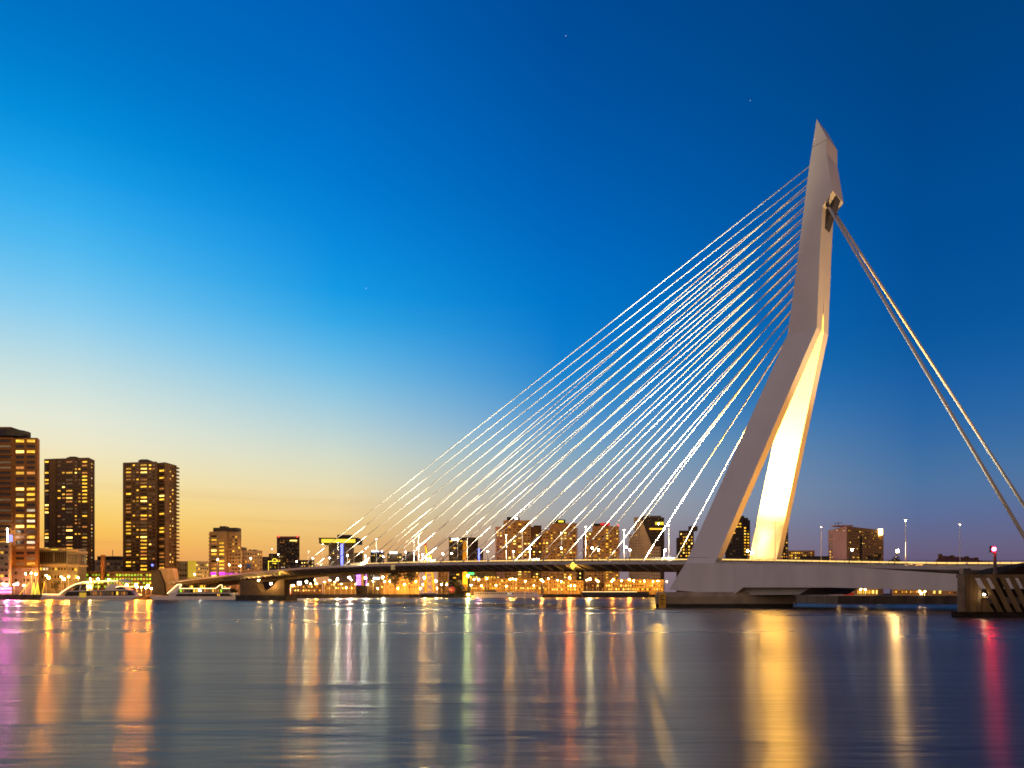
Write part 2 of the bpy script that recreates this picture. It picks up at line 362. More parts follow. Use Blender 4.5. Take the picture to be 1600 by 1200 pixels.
# deck
us = [-150+6*i for i in range(118)]
def sec(u):
    z = dz(u); a = .35 if u < 8 else 0
    return [(a, 0), (a, -.85), (5.5, -2.5), (7.6, -2.5), (8.2, -1.3), (BW-8.2, -1.3), (BW-7.6, -2.5), (BW-5.5, -2.5), (BW-a, -.85), (BW-a, 0)], z
mb = MB()
for i, (a, b) in enumerate(zip(us, us[1:])):
    sa, za = sec(a); sb, zb_ = sec(b); n = len(sa)
    for k in range(n):
        j = (k+1) % n
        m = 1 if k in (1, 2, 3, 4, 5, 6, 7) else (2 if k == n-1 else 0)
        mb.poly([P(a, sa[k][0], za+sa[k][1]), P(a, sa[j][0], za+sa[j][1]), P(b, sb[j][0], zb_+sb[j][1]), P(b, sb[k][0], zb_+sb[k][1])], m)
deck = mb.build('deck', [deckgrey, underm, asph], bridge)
bmb = MB()
for a in (0, .3):
    pass
br = MB(); br.hexa([(-.15, .25, -.9), (-.15, 5.2, -2.35), (-.15, 5.2, -3.0), (-.15, .25, -1.25)], [(.15, .25, -.9), (.15, 5.2, -2.35), (.15, 5.2, -3.0), (.15, .25, -1.25)])
# bracket mesh in (u, v, z) turned into world axes once
brm = MB(); brm.v = [UV*p.x+VV*p.y+V((0, 0, p.z)) for p in br.v]; brm.f = br.f; brm.m = br.m
bme = brm.mesh('bracket', deckgrey)
for i in range(64):
    u = 12+4.9*i; link('bracket', bme, deck, P(u, 0, dz(u))-wloc(deck))
# kerb wall, railing, and an added glowing line standing for traffic light trails
mb = MB(); ms = MB(); mr_ = MB()
for side in (0, 1):
    q = (lambda v: v) if not side else (lambda v: BW-v)
    for a, b in zip(us, us[1:]):
        za, zb_ = dz(a), dz(b)
        if a > 430: continue
        if not side:
            mb.hexa([P(a, q(4.2), za), P(b, q(4.2), zb_), P(b, q(4.5), zb_), P(a, q(4.5), za)], [P(a, q(4.2), za+.5), P(b, q(4.2), zb_+.5), P(b, q(4.5), zb_+.5), P(a, q(4.5), za+.5)])
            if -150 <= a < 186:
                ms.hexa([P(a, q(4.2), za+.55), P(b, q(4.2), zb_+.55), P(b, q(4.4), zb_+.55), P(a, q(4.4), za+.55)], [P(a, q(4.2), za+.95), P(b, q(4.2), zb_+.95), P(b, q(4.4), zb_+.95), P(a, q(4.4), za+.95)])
        if a > 380: continue
        for h in (.45, .85, 1.2):
            mr_.tube(P(a, q(.5), za+h), P(b, q(.5), zb_+h), .035 if h < 1 else .05, 4)
        for k in range(3):
            u = a+2*k; mr_.tube(P(u, q(.5), dz(u)), P(u, q(.5), dz(u)+1.2), .045, 4)
mb.build('kerb', conc, deck); ms.build('glow_line', E_TRAIL, deck); mr_.build('railing', dsteel, deck)
# stays
for side in (0, 1):
    q = (lambda v: v) if not side else (lambda v: BW-v)
    for i in range(16):
        u = 21.3+13.8*i
        x, y = 0, 252+(516-252)*((15-i)/15)
        t = (y-186)/(520-186); xf = 1276+(1231.6-1276)*t
        ut, vt, zt = uz(xf, y, lambda z: VK)
        a = P(u, q(1.6), dz(u)+.3); b = P(ut-.3, q(VK+1.2), zt)
        mb = MB(); mb.tube(a, b, .145, 14); o = mb.build('stay_cable', cable, bridge)
        for p_ in o.data.polygons: p_.use_smooth = True
        mb = MB(); d = (b-a).normalized(); mb.tube(a-d*.4, a+d*4, .2, 8); mb.build('cable_socket', steel, o)
for side in (0, 1):
    for j in (0, 1):
        un2, zn2 = uz(1297, 314, lambda z: VK+2)[0::2]
        v0 = (VK+1.4+.85*j) if not side else (BW-VK-1.4-.85*j)
        v1 = (.9+1.5*j) if not side else (BW-.9-1.5*j)
        a = P(un2+1.0, v0, zn2-.2); b = P(-77, v1, dz(-77)+.2)
        mb = MB(); mb.tube(a, b, .3, 16); o = mb.build('backstay', bstay, bridge)
        for p_ in o.data.polygons: p_.use_smooth = True
        d = (b-a).normalized(); mb = MB(); mb.tube(a-d*.3, a+d*2.2, .42, 12); mb.build('socket', dsteel, o); mb = MB(); mb.tube(b-d*6, b, .44, 12); mb.build('socket', dsteel, o)
# pylon pier
pr = MB(); a0 = W(1023, 926, 191); b0 = W(1236, 930, 197)
ty = zpx(925.5, 191)
def pier(mbx, z0, z1, gr0, gr1, m):
    A = [V((39.0-gr0, 191-gr0, z0)), V((78.2+gr0, 195.5-gr0, z0)), V((92+gr0, 238+gr0, z0)), V((56-gr0, 238+gr0, z0))]
    B = [V((39.0-gr1, 191-gr1, z1)), V((78.2+gr1, 195.5-gr1, z1)), V((92+gr1, 238+gr1, z1)), V((56-gr1, 238+gr1, z1))]
    mbx.hexa(A, B, m)
pier(pr, -2, 1.1, -.4, 0, 1); pier(pr, 1.1, 3.2, 0, .3, 0); pier(pr, 3.2, 4.35, .3, -.2, 0)
pr.build('pier', [conc, concd], bridge)
mb = MB(); g = W(1035, 940, 190.3)
mb.box(g.x-.9, g.x+.9, 190.1, 190.6, .1, 3.9); gauge = mb.build('tide_gauge', yelp, bridge)
mb = MB()
for k in range(6): mb.box(g.x-.6, g.x+.1+.5*(k % 2), 190.04, 190.1, .5+.55*k, .75+.55*k)
mb.build('gauge_mark', darkw, gauge)
# north pier: two leaning blocks on a low plinth
d = V((1.5, 5, 0))
npier = mat('brown_concrete', (.13, .09, .05), .85, .3, .3)
mb = MB()
mb.ext([W(x, y, 394) for x, y in [(375, 906.5), (391, 906), (395, 909), (400, 910.5), (403, 914), (404, 919), (409.5, 926), (410, 930), (375, 930)]], d)
mb.ext([W(x, y, 394.2) for x, y in [(435, 906), (444.5, 905), (444.5, 930), (410, 930), (410, 926.5), (424, 918), (431, 910)]], d)
mb.build('leaning_pier', npier, bridge)
mb = MB(); mb.ext([W(x, y, 392) for x, y in [(368, 930), (446, 930), (446, 940), (368, 940)]], (3, 12, 0))
mb.build('pier_plinth', concd, bridge)
# abutment soffit on the north bank
mb = MB(); ab = [(268, 912), (276, 907.5), (288, 904.5), (305, 903.8), (326, 903.5), (350, 905), (352, 908), (330, 912), (312, 913), (300, 911), (285, 911)]
mb.ext([W(x, y, 470) for x, y in ab], (14, 25, 0)); mb.build('abutment', yelp if False else tan, bridge)
# marks hung on the deck edge
def sgn(x, y): u = u_at(x, -.2); return P(u, -.2, 0), u
p, u = sgn(895, 884); zc = zpx(884, p.y)
mb = MB(); mb.hexa([P(u-1, -.35, zc), P(u, -.35, zc-1.2), P(u+1, -.35, zc), P(u, -.35, zc+1.2)], [P(u-1, -.1, zc), P(u, -.1, zc-1.2), P(u+1, -.1, zc), P(u, -.1, zc+1.2)])
mb.build('channel_diamond', E_YEL, bridge)
lamp('channel_light', 'POINT', bridge, P(u, .6, zc-1.2), energy=900, col=(1, .5, .1), rad=.2)
p, u = sgn(437, 895); zc = zpx(896, p.y)
mb = MB(); mb.hexa([P(u-.8, -.35, zc), P(u, -.35, zc-1), P(u+.8, -.35, zc), P(u, -.35, zc+1)], [P(u-.8, -.1, zc), P(u, -.1, zc-1), P(u+.8, -.1, zc), P(u, -.1, zc+1)])
mb.build('channel_diamond', E_YEL, bridge)
lamp('channel_light', 'POINT', bridge, P(u, .6, zc-1.4), energy=1500, col=(1, .5, .1), rad=.2)
p, u = sgn(614, 886.5); zc = zpx(886.5, p.y); mb = MB()
for (a, b, c, e) in ((-1.2, 1.2, -1, -.85), (-1.2, 1.2, .85, 1), (-1.2, -1.05, -.85, .85), (1.05, 1.2, -.85, .85)):
    mb.hexa([P(u+a, -.3, zc+c), P(u+b, -.3, zc+c), P(u+b, -.3, zc+e), P(u+a, -.3, zc+e)], [P(u+a, -.1, zc+c), P(u+b, -.1, zc+c), P(u+b, -.1, zc+e), P(u+a, -.1, zc+e)])
sq = mb.build('clearance_board', emit('board_frame_light', (1, .6, .2), .55, sample=False), bridge)
fc = bpy.data.curves.new('board_digit', 'FONT'); fc.body = '2'; fc.size = 1.9; fc.align_x = 'CENTER'; fc.align_y = 'CENTER'; fc.extrude = .03
fc.materials.append(emit('board_digit_light', (1, .75, .35), .9, sample=False))
_t = bpy.data.objects.new('tmp', fc); me_ = bpy.data.meshes.new_from_object(_t); bpy.data.objects.remove(_t)
to = link('board_digit', me_, sq, P(u, -.32, zc)-wloc(sq)); to.rotation_euler = (R(90), 0, atan2(-UV.y, -UV.x))

# ------------------------------------------------------------------ lamps on the bridge
def shared(name, fn, mats):
    m = MB(); fn(m); return m.mesh(name, mats)
pole_me = shared('pole', lambda m: m.tube((0, 0, 0), (0, 0, 1), .13, 8, 0, .08), [steel])
dpole_me = shared('pole', lambda m: m.tube((0, 0, 0), (0, 0, 1), .13, 8, 0, .08), [dsteel])
def _head(m): m.box(-.5, .5, -.22, .22, -.02, .18)
head_me = shared('lamp_head', _head, [steel])
def _disc(m): m.tube((0, 0, -.14), (0, 0, -.02), .34, 10)
bulb_w = shared('bulb', lambda m: m.ball((0, 0, -.16), .22, 0, 8, 4, .8), [E_WLAMP])
bulb_s = shared('bulb', lambda m: m.ball((0, 0, -.2), .4, 0, 8, 5), [E_SOD])
bulb_sw = shared('bulb', lambda m: m.ball((0, 0, -.2), .4, 0, 8, 5), [E_SODW])
bulb_d = shared('bulb', lambda m: m.ball((0, 0, -.22), .15, 0, 8, 4, .7), [E_SOFT])
bulb_off = shared('bulb', lambda m: m.ball((0, 0, -.12), .22, 0, 8, 4, .6), [E_OFF])
cap_me = shared('lamp_cap', lambda m: m.tube((0, 0, .1), (0, 0, .4), .45, 8, 0, .15), [dsteel])
def post(base, h, bulb, name, label, group, dark=False, head=True, hs=1.0):
    t = thing(name, label, 'street lamp', base, group)
    link('pole', dpole_me if dark else pole_me, t, V((0, 0, 0)), 0, (hs, hs, h))
    hd = link('lamp_head' if head else 'lamp_cap', head_me if head else cap_me, t, V((0, 0, h)), 0, (hs, hs, hs))
    link('bulb', bulb, hd, V((0, 0, 0)))
    return t
BL = [(482, 862, 2, 0, 'above the dark slab tower with red beacons'), (504, 850, 41, 1, 'in front of the tower with the yellow cantilevered top'), (528, 848, 2, 0, 'across the blue neon stripe of the cantilevered tower'),
      (588, 842, 41, 1, 'beside the greenest cable spotlight'), (647, 846, 41, 0, 'just before the golden crane'), (654, 837, 2, 0, 'tallest of the unlit pair by the golden crane'), (715, 841, 2, 0, 'in front of the black office with the white sign'),
      (730, 831, 41, 1, 'beside the yellow floodlit column'), (791, 836, 2, 0, 'in front of the stepped brick tower'), (788+28, 828, 41, 1, 'lit, in front of the stepped brick tower'), (877, 832, 2, 0, 'in front of the tower with the yellow roof light'),
      (915, 823, 41, 1, 'between the two towers with yellow and red roof lights'), (975, 828, 2, 0, 'just before the grey wedge office'), (1045, 821, 41, 1, 'between the wedge office and the white pylon'), (1211, 816, 2, 0, 'unlit, in front of the floodlit pylon leg'),
      (1283, 823, 41, 0, 'pale post before the pinkish slab office'), (1415, 812, 2, 1, 'brightest white one, beyond the pinkish slab office'), (1500, 819, 41, 0, 'pale post in front of the dark tiled roof')]
for x, y, v, lit, where in BL:
    u = u_at(x, v); b = P(u, v, dz(u)); h = zpx(y, b.y)-b.z
    t = post(b, h, bulb_w if lit else (bulb_d if x in (1283, 1500, 975, 877, 791, 647, 654) else bulb_off), 'bridge_lamp', 'tall bridge lamp '+where, 'lamp posts along the bridge', hs=.8)
# floodlights that stand on the deck edge and light the stays
FLS = [(464, 878), (489, 873), (515, 873), (543, 869), (571, 870), (599, 871), (634, 864), (660, 868), (692, 867), (706, 866), (762, 863), (802, 863), (828, 859), (877, 858), (925, 858), (935, 861), (978, 857), (984, 861), (1035, 861), (1326, 861), (1397, 863)]
fl_arm = shared('arm', lambda m: m.tube((0, 0, 0), (0, 0, 1), .11, 6), [dsteel])
def _flh(m): m.hexa([(-.35, -.3, -.3), (.35, -.3, -.3), (.35, .3, -.3), (-.35, .3, -.3)], [(-.25, -.2, .3), (.25, -.2, .3), (.25, .2, .3), (-.25, .2, .3)])
flh_me = shared('housing', _flh, [dsteel])
fll_me = shared('lens', lambda m: m.ball((0, -.3, .1), .28, 0, 8, 4), [E_WLAMP])
WHERE = {464: 'outermost, at the lowest end of the longest cable', 489: 'second from the outer end of the cables', 515: 'left of the blue neon stripe', 543: 'right of the blue neon stripe', 571: 'glowing green white beside a lit bridge lamp', 599: 'before the low offices with white signs',
         634: 'left of the golden crane', 660: 'at the foot of the golden crane', 692: 'just before the black office', 706: 'against the edge of the black office', 762: 'just before the stepped brick tower', 802: 'against the stepped brick tower', 828: 'against the low wing of the stepped tower', 877: 'under the tower with the yellow roof light',
         925: 'upper one under the tower with the red roof', 935: 'lower one under the tower with the red roof', 978: 'upper of the pair before the wedge office', 984: 'lower of the pair before the wedge office', 1035: 'before the dark glass side of the wedge office', 1326: 'leaning in front of the pinkish slab office', 1397: 'bright, between the pinkish slab and the white lamp post'}
bigl = shared('lens', lambda m: m.ball((0, -.3, .1), .3, 0, 8, 4), [E_GLARE])
for x, y in FLS:
    u = u_at(x, 1.0); b = P(u, 1.0, dz(u)); z = max(zpx(y, b.y), b.z+1.0); h = z-b.z
    t = thing('floodlight', 'small deck floodlight '+WHERE[x], 'floodlight', b, 'floodlights along the bridge deck')
    a = link('arm', fl_arm, t, V((0, 0, 0)), 0, (1, 1, h*1.0)); a.rotation_euler = (0, R(12 if x > 1000 else 0), 0)
    top = V((sin(R(12))*h if x > 1000 else 0, 0, h*(cos(R(12)) if x > 1000 else 1)))
    hd = link('housing', flh_me, t, top+V((0, 0, .25))); link('lens', bigl if x == 1397 else fll_me, hd, V((0, 0, 0)))
# beams that wash the two planes of stays, two rows of bare spots along the deck
for vv, vt in ((-.8, 9), (BW-9, BW-9)):
    for u, ut, zt, e, sz in ((9, 66, 66, 600000, 84), (12, 14, 118, 2200000, 46), (62, 140, 72, 560000, 74), (118, 190, 66, 640000, 72), (165, 232, 56, 600000, 72), (204, 232, 40, 110000, 70)):
        lamp('stay_beam', 'SPOT', deck, P(u, vv, dz(u)+.4), P(ut, vt, zt), e, (1, .86, .58), sz, .8, .4)
# pylon floodlights
for (x, y, v, lab) in ((1175, 864, 34, 'brighter floodlight at the foot of the golden pylon leg'), (1168, 861, 30, 'smaller floodlight just beside the brighter one at the pylon foot')):
    u = u_at(x, v); b = P(u, v, dz(u)); z = zpx(y, b.y)
    t = thing('pylon_floodlight', lab, 'floodlight', b, 'floodlights at the pylon foot')
    mb = MB(); mb.tube(b, V((b.x, b.y, z)), .12, 6); mb.build('post', dsteel, t)
    mb = MB(); mb.ball((b.x, b.y, z), .45 if v == 34 else .3); mb.build('lens', E_SODW, t)
lamp('pylon_beam', 'SPOT', pyl, P(1, 5.5, 14.3), P(-9, 30, 54), 2300000, (1, .53, .085), 76, .8, .5)
lamp('pylon_beam', 'SPOT', pyl, P(-62, 20, 11.5), P(-10, 21.5, 62), 170000, (1, .43, .05), 100, .6, .5)
lamp('pylon_beam', 'SPOT', pyl, P(-62, 22, 11.5), P(-16, 21.5, 112), 260000, (1, .68, .36), 44, .8, .5)
for vv, v2 in ((-1.2, 8), (BW-9, BW-8)): lamp('backstay_beam', 'SPOT', pyl, P(-24, vv, 13.2), P(-56, v2, 52), 150000, (1, .88, .62), 84, .7, .5)
lamp('pylon_beam', 'SPOT', pyl, P(1, BW-5.5, 14.3), P(-9, 13, 48), 120000, (1, .7, .3), 78, .7, .5)

# ------------------------------------------------------------------ timber guide fender by the bascule pier
FY = 116
fgrey = mat('grey_timber', (.17, .14, .1), .9, .3, .8)
fend = thing('guide_fender', 'timber ship fender of slanted beams beside the opening bridge span', 'fender', (W(1550, 965, FY+3).x, FY+3, 0))
mb = MB(); mb.pbox(1496, 1700, 956, 968, FY-.3, 1.6); mb.build('base', timbd, fend)
pl = MB(); 
for k in range(4):
    x0 = 1497+k*6; mb = MB(); mb.pbox(x0+.25, x0+5.75, 897+.4*(k % 2), 956, FY+.15*(k % 2), .25); mb.build('plank', fgrey if k < 2 else timber, fend)
for k in range(5):
    a, b = W(1521+k*6.5, 898, FY+.3+k*.25), W(1526.9+k*6.5, 956, FY+.3+k*.25)
    sl = (k+1)*7.2 if False else 0
    xb = 1521+k*6.5
    top = 899+max(0, (xb-1520))*1.75
    mb = MB(); mb.ppoly([(xb, top), (xb+6, top+9), (xb+6, 956), (xb, 956)], FY+.4+.12*(k % 2), .15); mb.build('plank', timber, fend)
mb = MB(); mb.pbox(1498, 1700, 897.5, 903, FY+.8, .7); mb.build('rail', timber, fend)
mb = MB(); mb.pbox(1540, 1700, 920, 933, FY+3.5, 1); mb.build('rail', timbd, fend)
mb = MB(); mb.pbox(1540, 1700, 944, 957, FY+3.5, 1); mb.build('rail', timbd, fend)
for k in range(11):
    xt = 1532+15*k; mb = MB(); mb.ppoly([(xt, 902), (xt+8, 902), (xt+36, 957), (xt+28, 957)], FY+.2, .22); mb.build('raking_timber', timber, fend)
for k in range(3):
    xt = 1561+44*k; mb = MB(); mb.pbox(xt, xt+7, 902, 957, FY+5, .8); mb.build('post', timbd, fend)
mb = MB(); mb.ppoly([(1555, 897), (1590, 886), (1700, 868), (1700, 897)], FY+5, 8); mb.build('roof', timbd, fend)
mb = MB(); mb.pbox(1506, 1517, 888, 897.5, FY+1, 1.2); mb.build('equipment_box', dsteel, fend)
mb = MB(); p = W(1510, 888, FY+1.5); mb.tube(p, p+V((0, 0, .7)), .05, 6); mb.ball(p+V((0, 0, .75)), .18); mb.build('beacon', white, fend)
mb = MB(); p = W(1538, 929, FY-.1); mb.ball(p, .13); lt = mb.build('lantern', E_WLAMP, fend)
mb = MB(); mb.pbox(1537, 1544, 932, 934, FY-.1, .3); mb.build('bracket', steel, fend)
lamp('lantern_glow', 'POINT', fend, p+V((-.3, -1.0, .2)), energy=60, col=(1, .5, .08), rad=.15)
sg = W(1555, 884, FY+2.5)
sig = thing('signal_mast', 'dark shipping signal mast with glowing red lamp above the fender', 'signal', (sg.x, sg.y, zpx(897, FY+2.5)))
mb = MB(); mb.tube((sg.x, sg.y, zpx(897, FY+2.5)), (sg.x-.1, sg.y, zpx(854, FY+2.5)), .3, 8, 0, .2); mb.build('post', dsteel, sig)
p = W(1553, 858, FY+2.3); mb = MB(); mb.box(p.x-.35, p.x+.35, p.y+.05, p.y+.6, p.z-.55, p.z+.55); mb.build('signal_head', darkw, sig)
mb = MB(); mb.ball(p, .34); mb.build('red_lens', E_RED, sig)

# ------------------------------------------------------------------ buildings
def win_mesh(name, glass, frame):
    m = MB(); a, b = .5, .42
    o = [(-a, 0, -a), (a, 0, -a), (a, 0, a), (-a, 0, a)]; f = [(x, -.22, z) for x, y, z in o]
    i = [(-b, -.22, -b), (b, -.22, -b), (b, -.22, b), (-b, -.22, b)]; g = [(x, -.06, z) for x, y, z in i]
    for k in range(4):
        j = (k+1) % 4
        m.poly([o[k], o[j], f[j], f[k]], 0); m.poly([f[k], f[j], i[j], i[k]], 0); m.poly([i[k], i[j], g[j], g[k]], 0)
    m.poly(g, 1)
    me = bpy.data.meshes.new(name); me.from_pydata([tuple(v) for v in m.v], [], m.f); me.materials.append(frame); me.materials.append(glass)
    me.polygons.foreach_set('material_index', m.m); me.update(); return me, m
GL = {'y': E_LIT, 'h': E_HOT, 'o': E_ORG, 'd': E_DIM, 'k': dglass, 'g': E_GRN, 'w': emit('lit_room_white', (1, .8, .5), 1.0, .4, False), 'm': E_MAG, 'b': E_BLU}
WM = {}
def wm(kind, frame):
    k = (kind, frame.name)
    if k not in WM: WM[k] = win_mesh('window', GL[kind], frame)
    return WM[k]
class Bld:
    def __init__(s, name, label, cat, fp, ytop, wall, depth=18, z0=GZ, ref=0, group=None):
        s.fp = [V(((x-CX)/F*Y, Y, 0)) for x, Y in fp]; s.z0 = z0; s.z1 = zpx(ytop, fp[ref][1]); s.px = fp
        c = sum(s.fp, V())/len(s.fp)
        s.root = thing(name, label, cat, (c.x, c.y+depth/2, z0), group); s.depth = depth
        lo = s.fp[0]; hi = s.fp[-1]
        s.back = [hi*((hi.y+depth)/hi.y), lo*((lo.y+depth)/lo.y)]
        s.back = [V((p.x+(c.x-p.x)*.06, p.y, 0)) for p in s.back]
        loop = s.fp+s.back
        m = MB(); m.hexa([p+V((0, 0, z0-.3)) for p in loop], [p+V((0, 0, s.z1)) for p in loop])
        if isinstance(wall, list):
            for k in range(len(fp)-1): m.m[2+k] = min(k, len(wall)-1)
        s.wall = m.build('wall', wall, s.root)
        s.n = 0
    def on(s, seg, x):
        a, b = s.fp[seg], s.fp[seg+1]; k = (x-CX)/F; d = b-a
        t = (k*a.y-a.x)/(d.x-k*d.y); return a+d*t
    def grid(s, seg, x0, x1, nc, y0, y1, nr, wf=.7, hf=.5, pick=None, frame=None, stuff_dark=False, stuff=False, wts=None):
        """nc x nr windows between columns x0..x1 and rows y0..y1 (photo pixels) of wall seg"""
        frame = frame or greyw; a, b = s.on(seg, x0), s.on(seg, x1); dv = b-a; ln = dv.length; rz = atan2(dv.y, dv.x)
        Ym = (a.y+b.y)/2; zt, zb = zpx(y0, Ym), zpx(y1, Ym); hh = (zt-zb)/nr; ww = ln/nc
        nrm = V((sin(rz), -cos(rz), 0))
        st = {}
        for r in range(nr):
            run = None
            for c in range(nc):
                if pick: k = pick(r, c)
                else: k = random.choices('yhodk', wts or (18, 6, 8, 12, 56))[0]
                if not k: continue
                p = a+dv*((c+.5)/nc); z = zt-hh*(r+.5)
                me, src = wm(k, frame)
                if stuff or (stuff_dark and k in 'dk'):
                    q = st.setdefault((k,), MB()); cs, sn = cos(rz), sin(rz); i0 = len(q.v)
                    for v in src.v:
                        X, Z = v.x*ww*wf, v.z*hh*hf; q.v.append(V((p.x+X*cs-v.y*sn, p.y+X*sn+v.y*cs, z+Z)))
                    q.f += [[i+i0 for i in f] for f in src.f]; q.m += src.m
                else:
                    link('window', me, s.root, V((p.x, p.y, z))-wloc(s.root), rz, (ww*wf, 1, hh*hf)); s.n += 1
        for (k,), q in st.items():
            me = bpy.data.meshes.new('windows'); o_ = wloc(s.root); me.from_pydata([tuple(v-o_) for v in q.v], [], q.f)
            me.materials.append(frame); me.materials.append(GL[k]); me.polygons.foreach_set('material_index', q.m); me.update()
            o = link('window_rows', me, s.root); o['kind'] = 'stuff'
        return s
    def bands(s, seg, x0, x1, ys, hpx, m, proud=.5, name='balcony'):
        a, b = s.on(seg, x0), s.on(seg, x1); dv = (b-a).normalized(); nrm = V((dv.y, -dv.x, 0))*proud; Ym = (a.y+b.y)/2
        for y in ys:
            z = zpx(y, Ym); h = hpx/F*Ym; q = MB()
            q.hexa([V((p.x, p.y, z-h/2)) for p in (a, b, b+nrm, a+nrm)], [V((p.x, p.y, z+h/2)) for p in (a, b, b+nrm, a+nrm)]); q.build(name, m, s.root)
    def box(s, x0, x1, y0, y1, dY, m, name='roof_hut', d=8, Y=None):
        q = MB(); q.pbox(x0, x1, y0, y1, (Y or min(p.y for p in s.fp))+dY, d); return q.build(name, m, s.root)
def lit(p, kinds='yho', w=(6, 2, 3), dark='kd', dw=(5, 2)):
    return lambda r, c: random.choices(kinds, w[:len(kinds)])[0] if random.random() < p else random.choices(dark, dw[:len(dark)])[0]

# A  orange brick tower cut by the frame edge
b = Bld('apartment_tower', 'tall orange brick apartment tower with paired lit windows on each floor', 'tower', [(-60, 452), (58.5, 450), (62, 456)], 684, brick, 22, ref=1)
rowsA = {0: 'yy', 2: 'hy', 5: 'ok', 6: 'yo', 9: 'hy', 10: 'dy', 11: 'hy', 12: 'yk', 14: 'yy', 15: 'dw', 16: 'hy', 18: 'oy', 20: 'oo', 22: 'kd', 13: 'kw', 17: 'kd', 19: 'kw', 23: 'dy'}
b.grid(0, 23, 57, 2, 685, 885, 24, .9, .58, lambda r, c: rowsA.get(r, 'kk')[c], brick)
b.grid(0, -40, 20, 2, 685, 885, 24, .96, .5, lambda r, c: 'y' if (r, c) == (19, 1) else random.choice('kkd'), brick)
b.bands(0, -58, 20.5, [685.5+200/24*k for k in range(25)], 2.2, brick, .9)
b.box(-30, 17, 667, 684, 4, brick); mb = MB(); p = W(24, 684, 458); mb.tube((p.x, p.y, p.z-.2), (p.x, p.y, zpx(674.5, 458)), 8.5, 16); mb.build('rotunda', darkw, b.root)
# B  dark brown tower
b = Bld('apartment_tower', 'dark brown apartment tower beside the orange brick tower, stepped west end', 'tower', [(69, 528), (88, 526), (138.5, 522), (148, 533)], 716.5, brickd, 22, ref=1)
dy = 5.63
b.grid(0, 69.5, 77, 1, 719, 719+dy*32, 32, .92, .5, lit(.5, 'yh', (4, 2)), brickd)
b.grid(1, 89, 103, 2, 719, 719+dy*32, 32, .75, .45, lit(.14, 'yho'), brickd)
b.grid(1, 102, 115, 1, 719, 719+dy*32, 32, .9, .48, lit(.34, 'yho', (3, 2, 4)), brickd)
b.grid(1, 116, 127, 2, 719, 719+dy*32, 32, .7, .45, lit(.14, 'yho'), brickd)
b.grid(1, 127.5, 137.5, 1, 719, 719+dy*32, 32, .92, .48, lit(.5, 'yho', (5, 1, 2)), brickd)
b.grid(2, 141, 145, 1, 722, 722+dy*31, 31, .5, .42, lambda r, c: random.choices('dwyo', (6, 2, 2, 1))[0], brickd)
mb = MB(); c0 = b.fp[1]; mb.box(c0.x-4.6, c0.x-.4, c0.y-.9, c0.y+1, GZ, b.z1-.4); mb.build('pilaster', brickd, b.root)
b.box(104, 122, 714.5, 717.5, 3, darkw); b.box(108, 118, 713.3, 714.6, 3, darkw)
# C
b = Bld('apartment_tower', 'dark brown apartment tower standing alone left of the pavilion, most lit windows', 'tower', [(192, 540), (244.5, 535), (246.5, 541), (258, 538), (276, 552)], 721, brickd, 22, ref=1)
dy = 5.62
b.grid(0, 196, 206, 1, 724, 724+dy*32, 32, .92, .5, lit(.58, 'yho', (5, 2, 2)), brickd)
b.grid(0, 206.5, 218, 2, 724, 724+dy*32, 32, .7, .42, lit(.2, 'yho'), brickd)
b.grid(0, 218.5, 231, 1, 724, 724+dy*32, 32, .94, .5, lit(.62, 'yho', (5, 3, 2)), brickd)
b.grid(0, 232, 243, 2, 724, 724+dy*32, 32, .8, .42, lit(.14, 'yho', (3, 1, 3)), brickd)
b.grid(2, 248, 258, 1, 727, 727+dy*31, 31, .9, .5, lit(.52, 'yho', (5, 1, 2)), brickd)
b.grid(3, 264, 271.5, 2, 729, 729+dy*31, 31, .55, .42, lit(.3, 'yh'), brickd)
a = b.fp[4]; mb = MB()
for k in range(31):
    z = zpx(731+dy*k, 552); q = MB(); q.box(a.x-.6, a.x+1.3, a.y-3, a.y+2, z-.7, z+.35); q.build('balcony', brickd, b.root)
b.box(216, 233, 718.8, 721.5, 3, darkw); b.box(219, 230, 717.6, 719, 3, darkw); mb = MB(); mb.ball(W(238, 883, 534), .9); mb.build('blue_sign_light', E_BLU, b.root)
# small white office at the frame edge with violet lit ground floor
b = Bld('white_office', 'pale banded office at the foot of the orange tower, violet lit base', 'office', [(-60, 446), (15, 444), (18, 449)], 848, cream, 12, ref=1)
b.grid(0, -50, 14, 9, 850, 914, 7, .8, .55, lit(.3, 'yo', (3, 3)), cream)
b.bands(0, -60, 15.5, [849+9.1*k for k in range(8)], 3.6, cream, .6, 'floor_band')
q = MB(); q.pbox(-60, 17, 918, 921, 442.5, .5); q.build('violet_light_strip', E_PURS, b.root)
q = MB(); q.pbox(-60, 17, 924, 926, 442, .5); q.build('violet_light_strip', E_PURS, b.root)
q = MB(); q.pbox(14.5, 17.5, 836, 846, 443, 1.2); q.build('roof_sign', E_BLU, b.root)
p = W(12, 827, 446); q = MB(); q.tube((p.x, p.y, zpx(848, 446)), p, .12, 6); q.ball(p, .5); q.build('roof_lamp', [E_WLAMP], b.root)
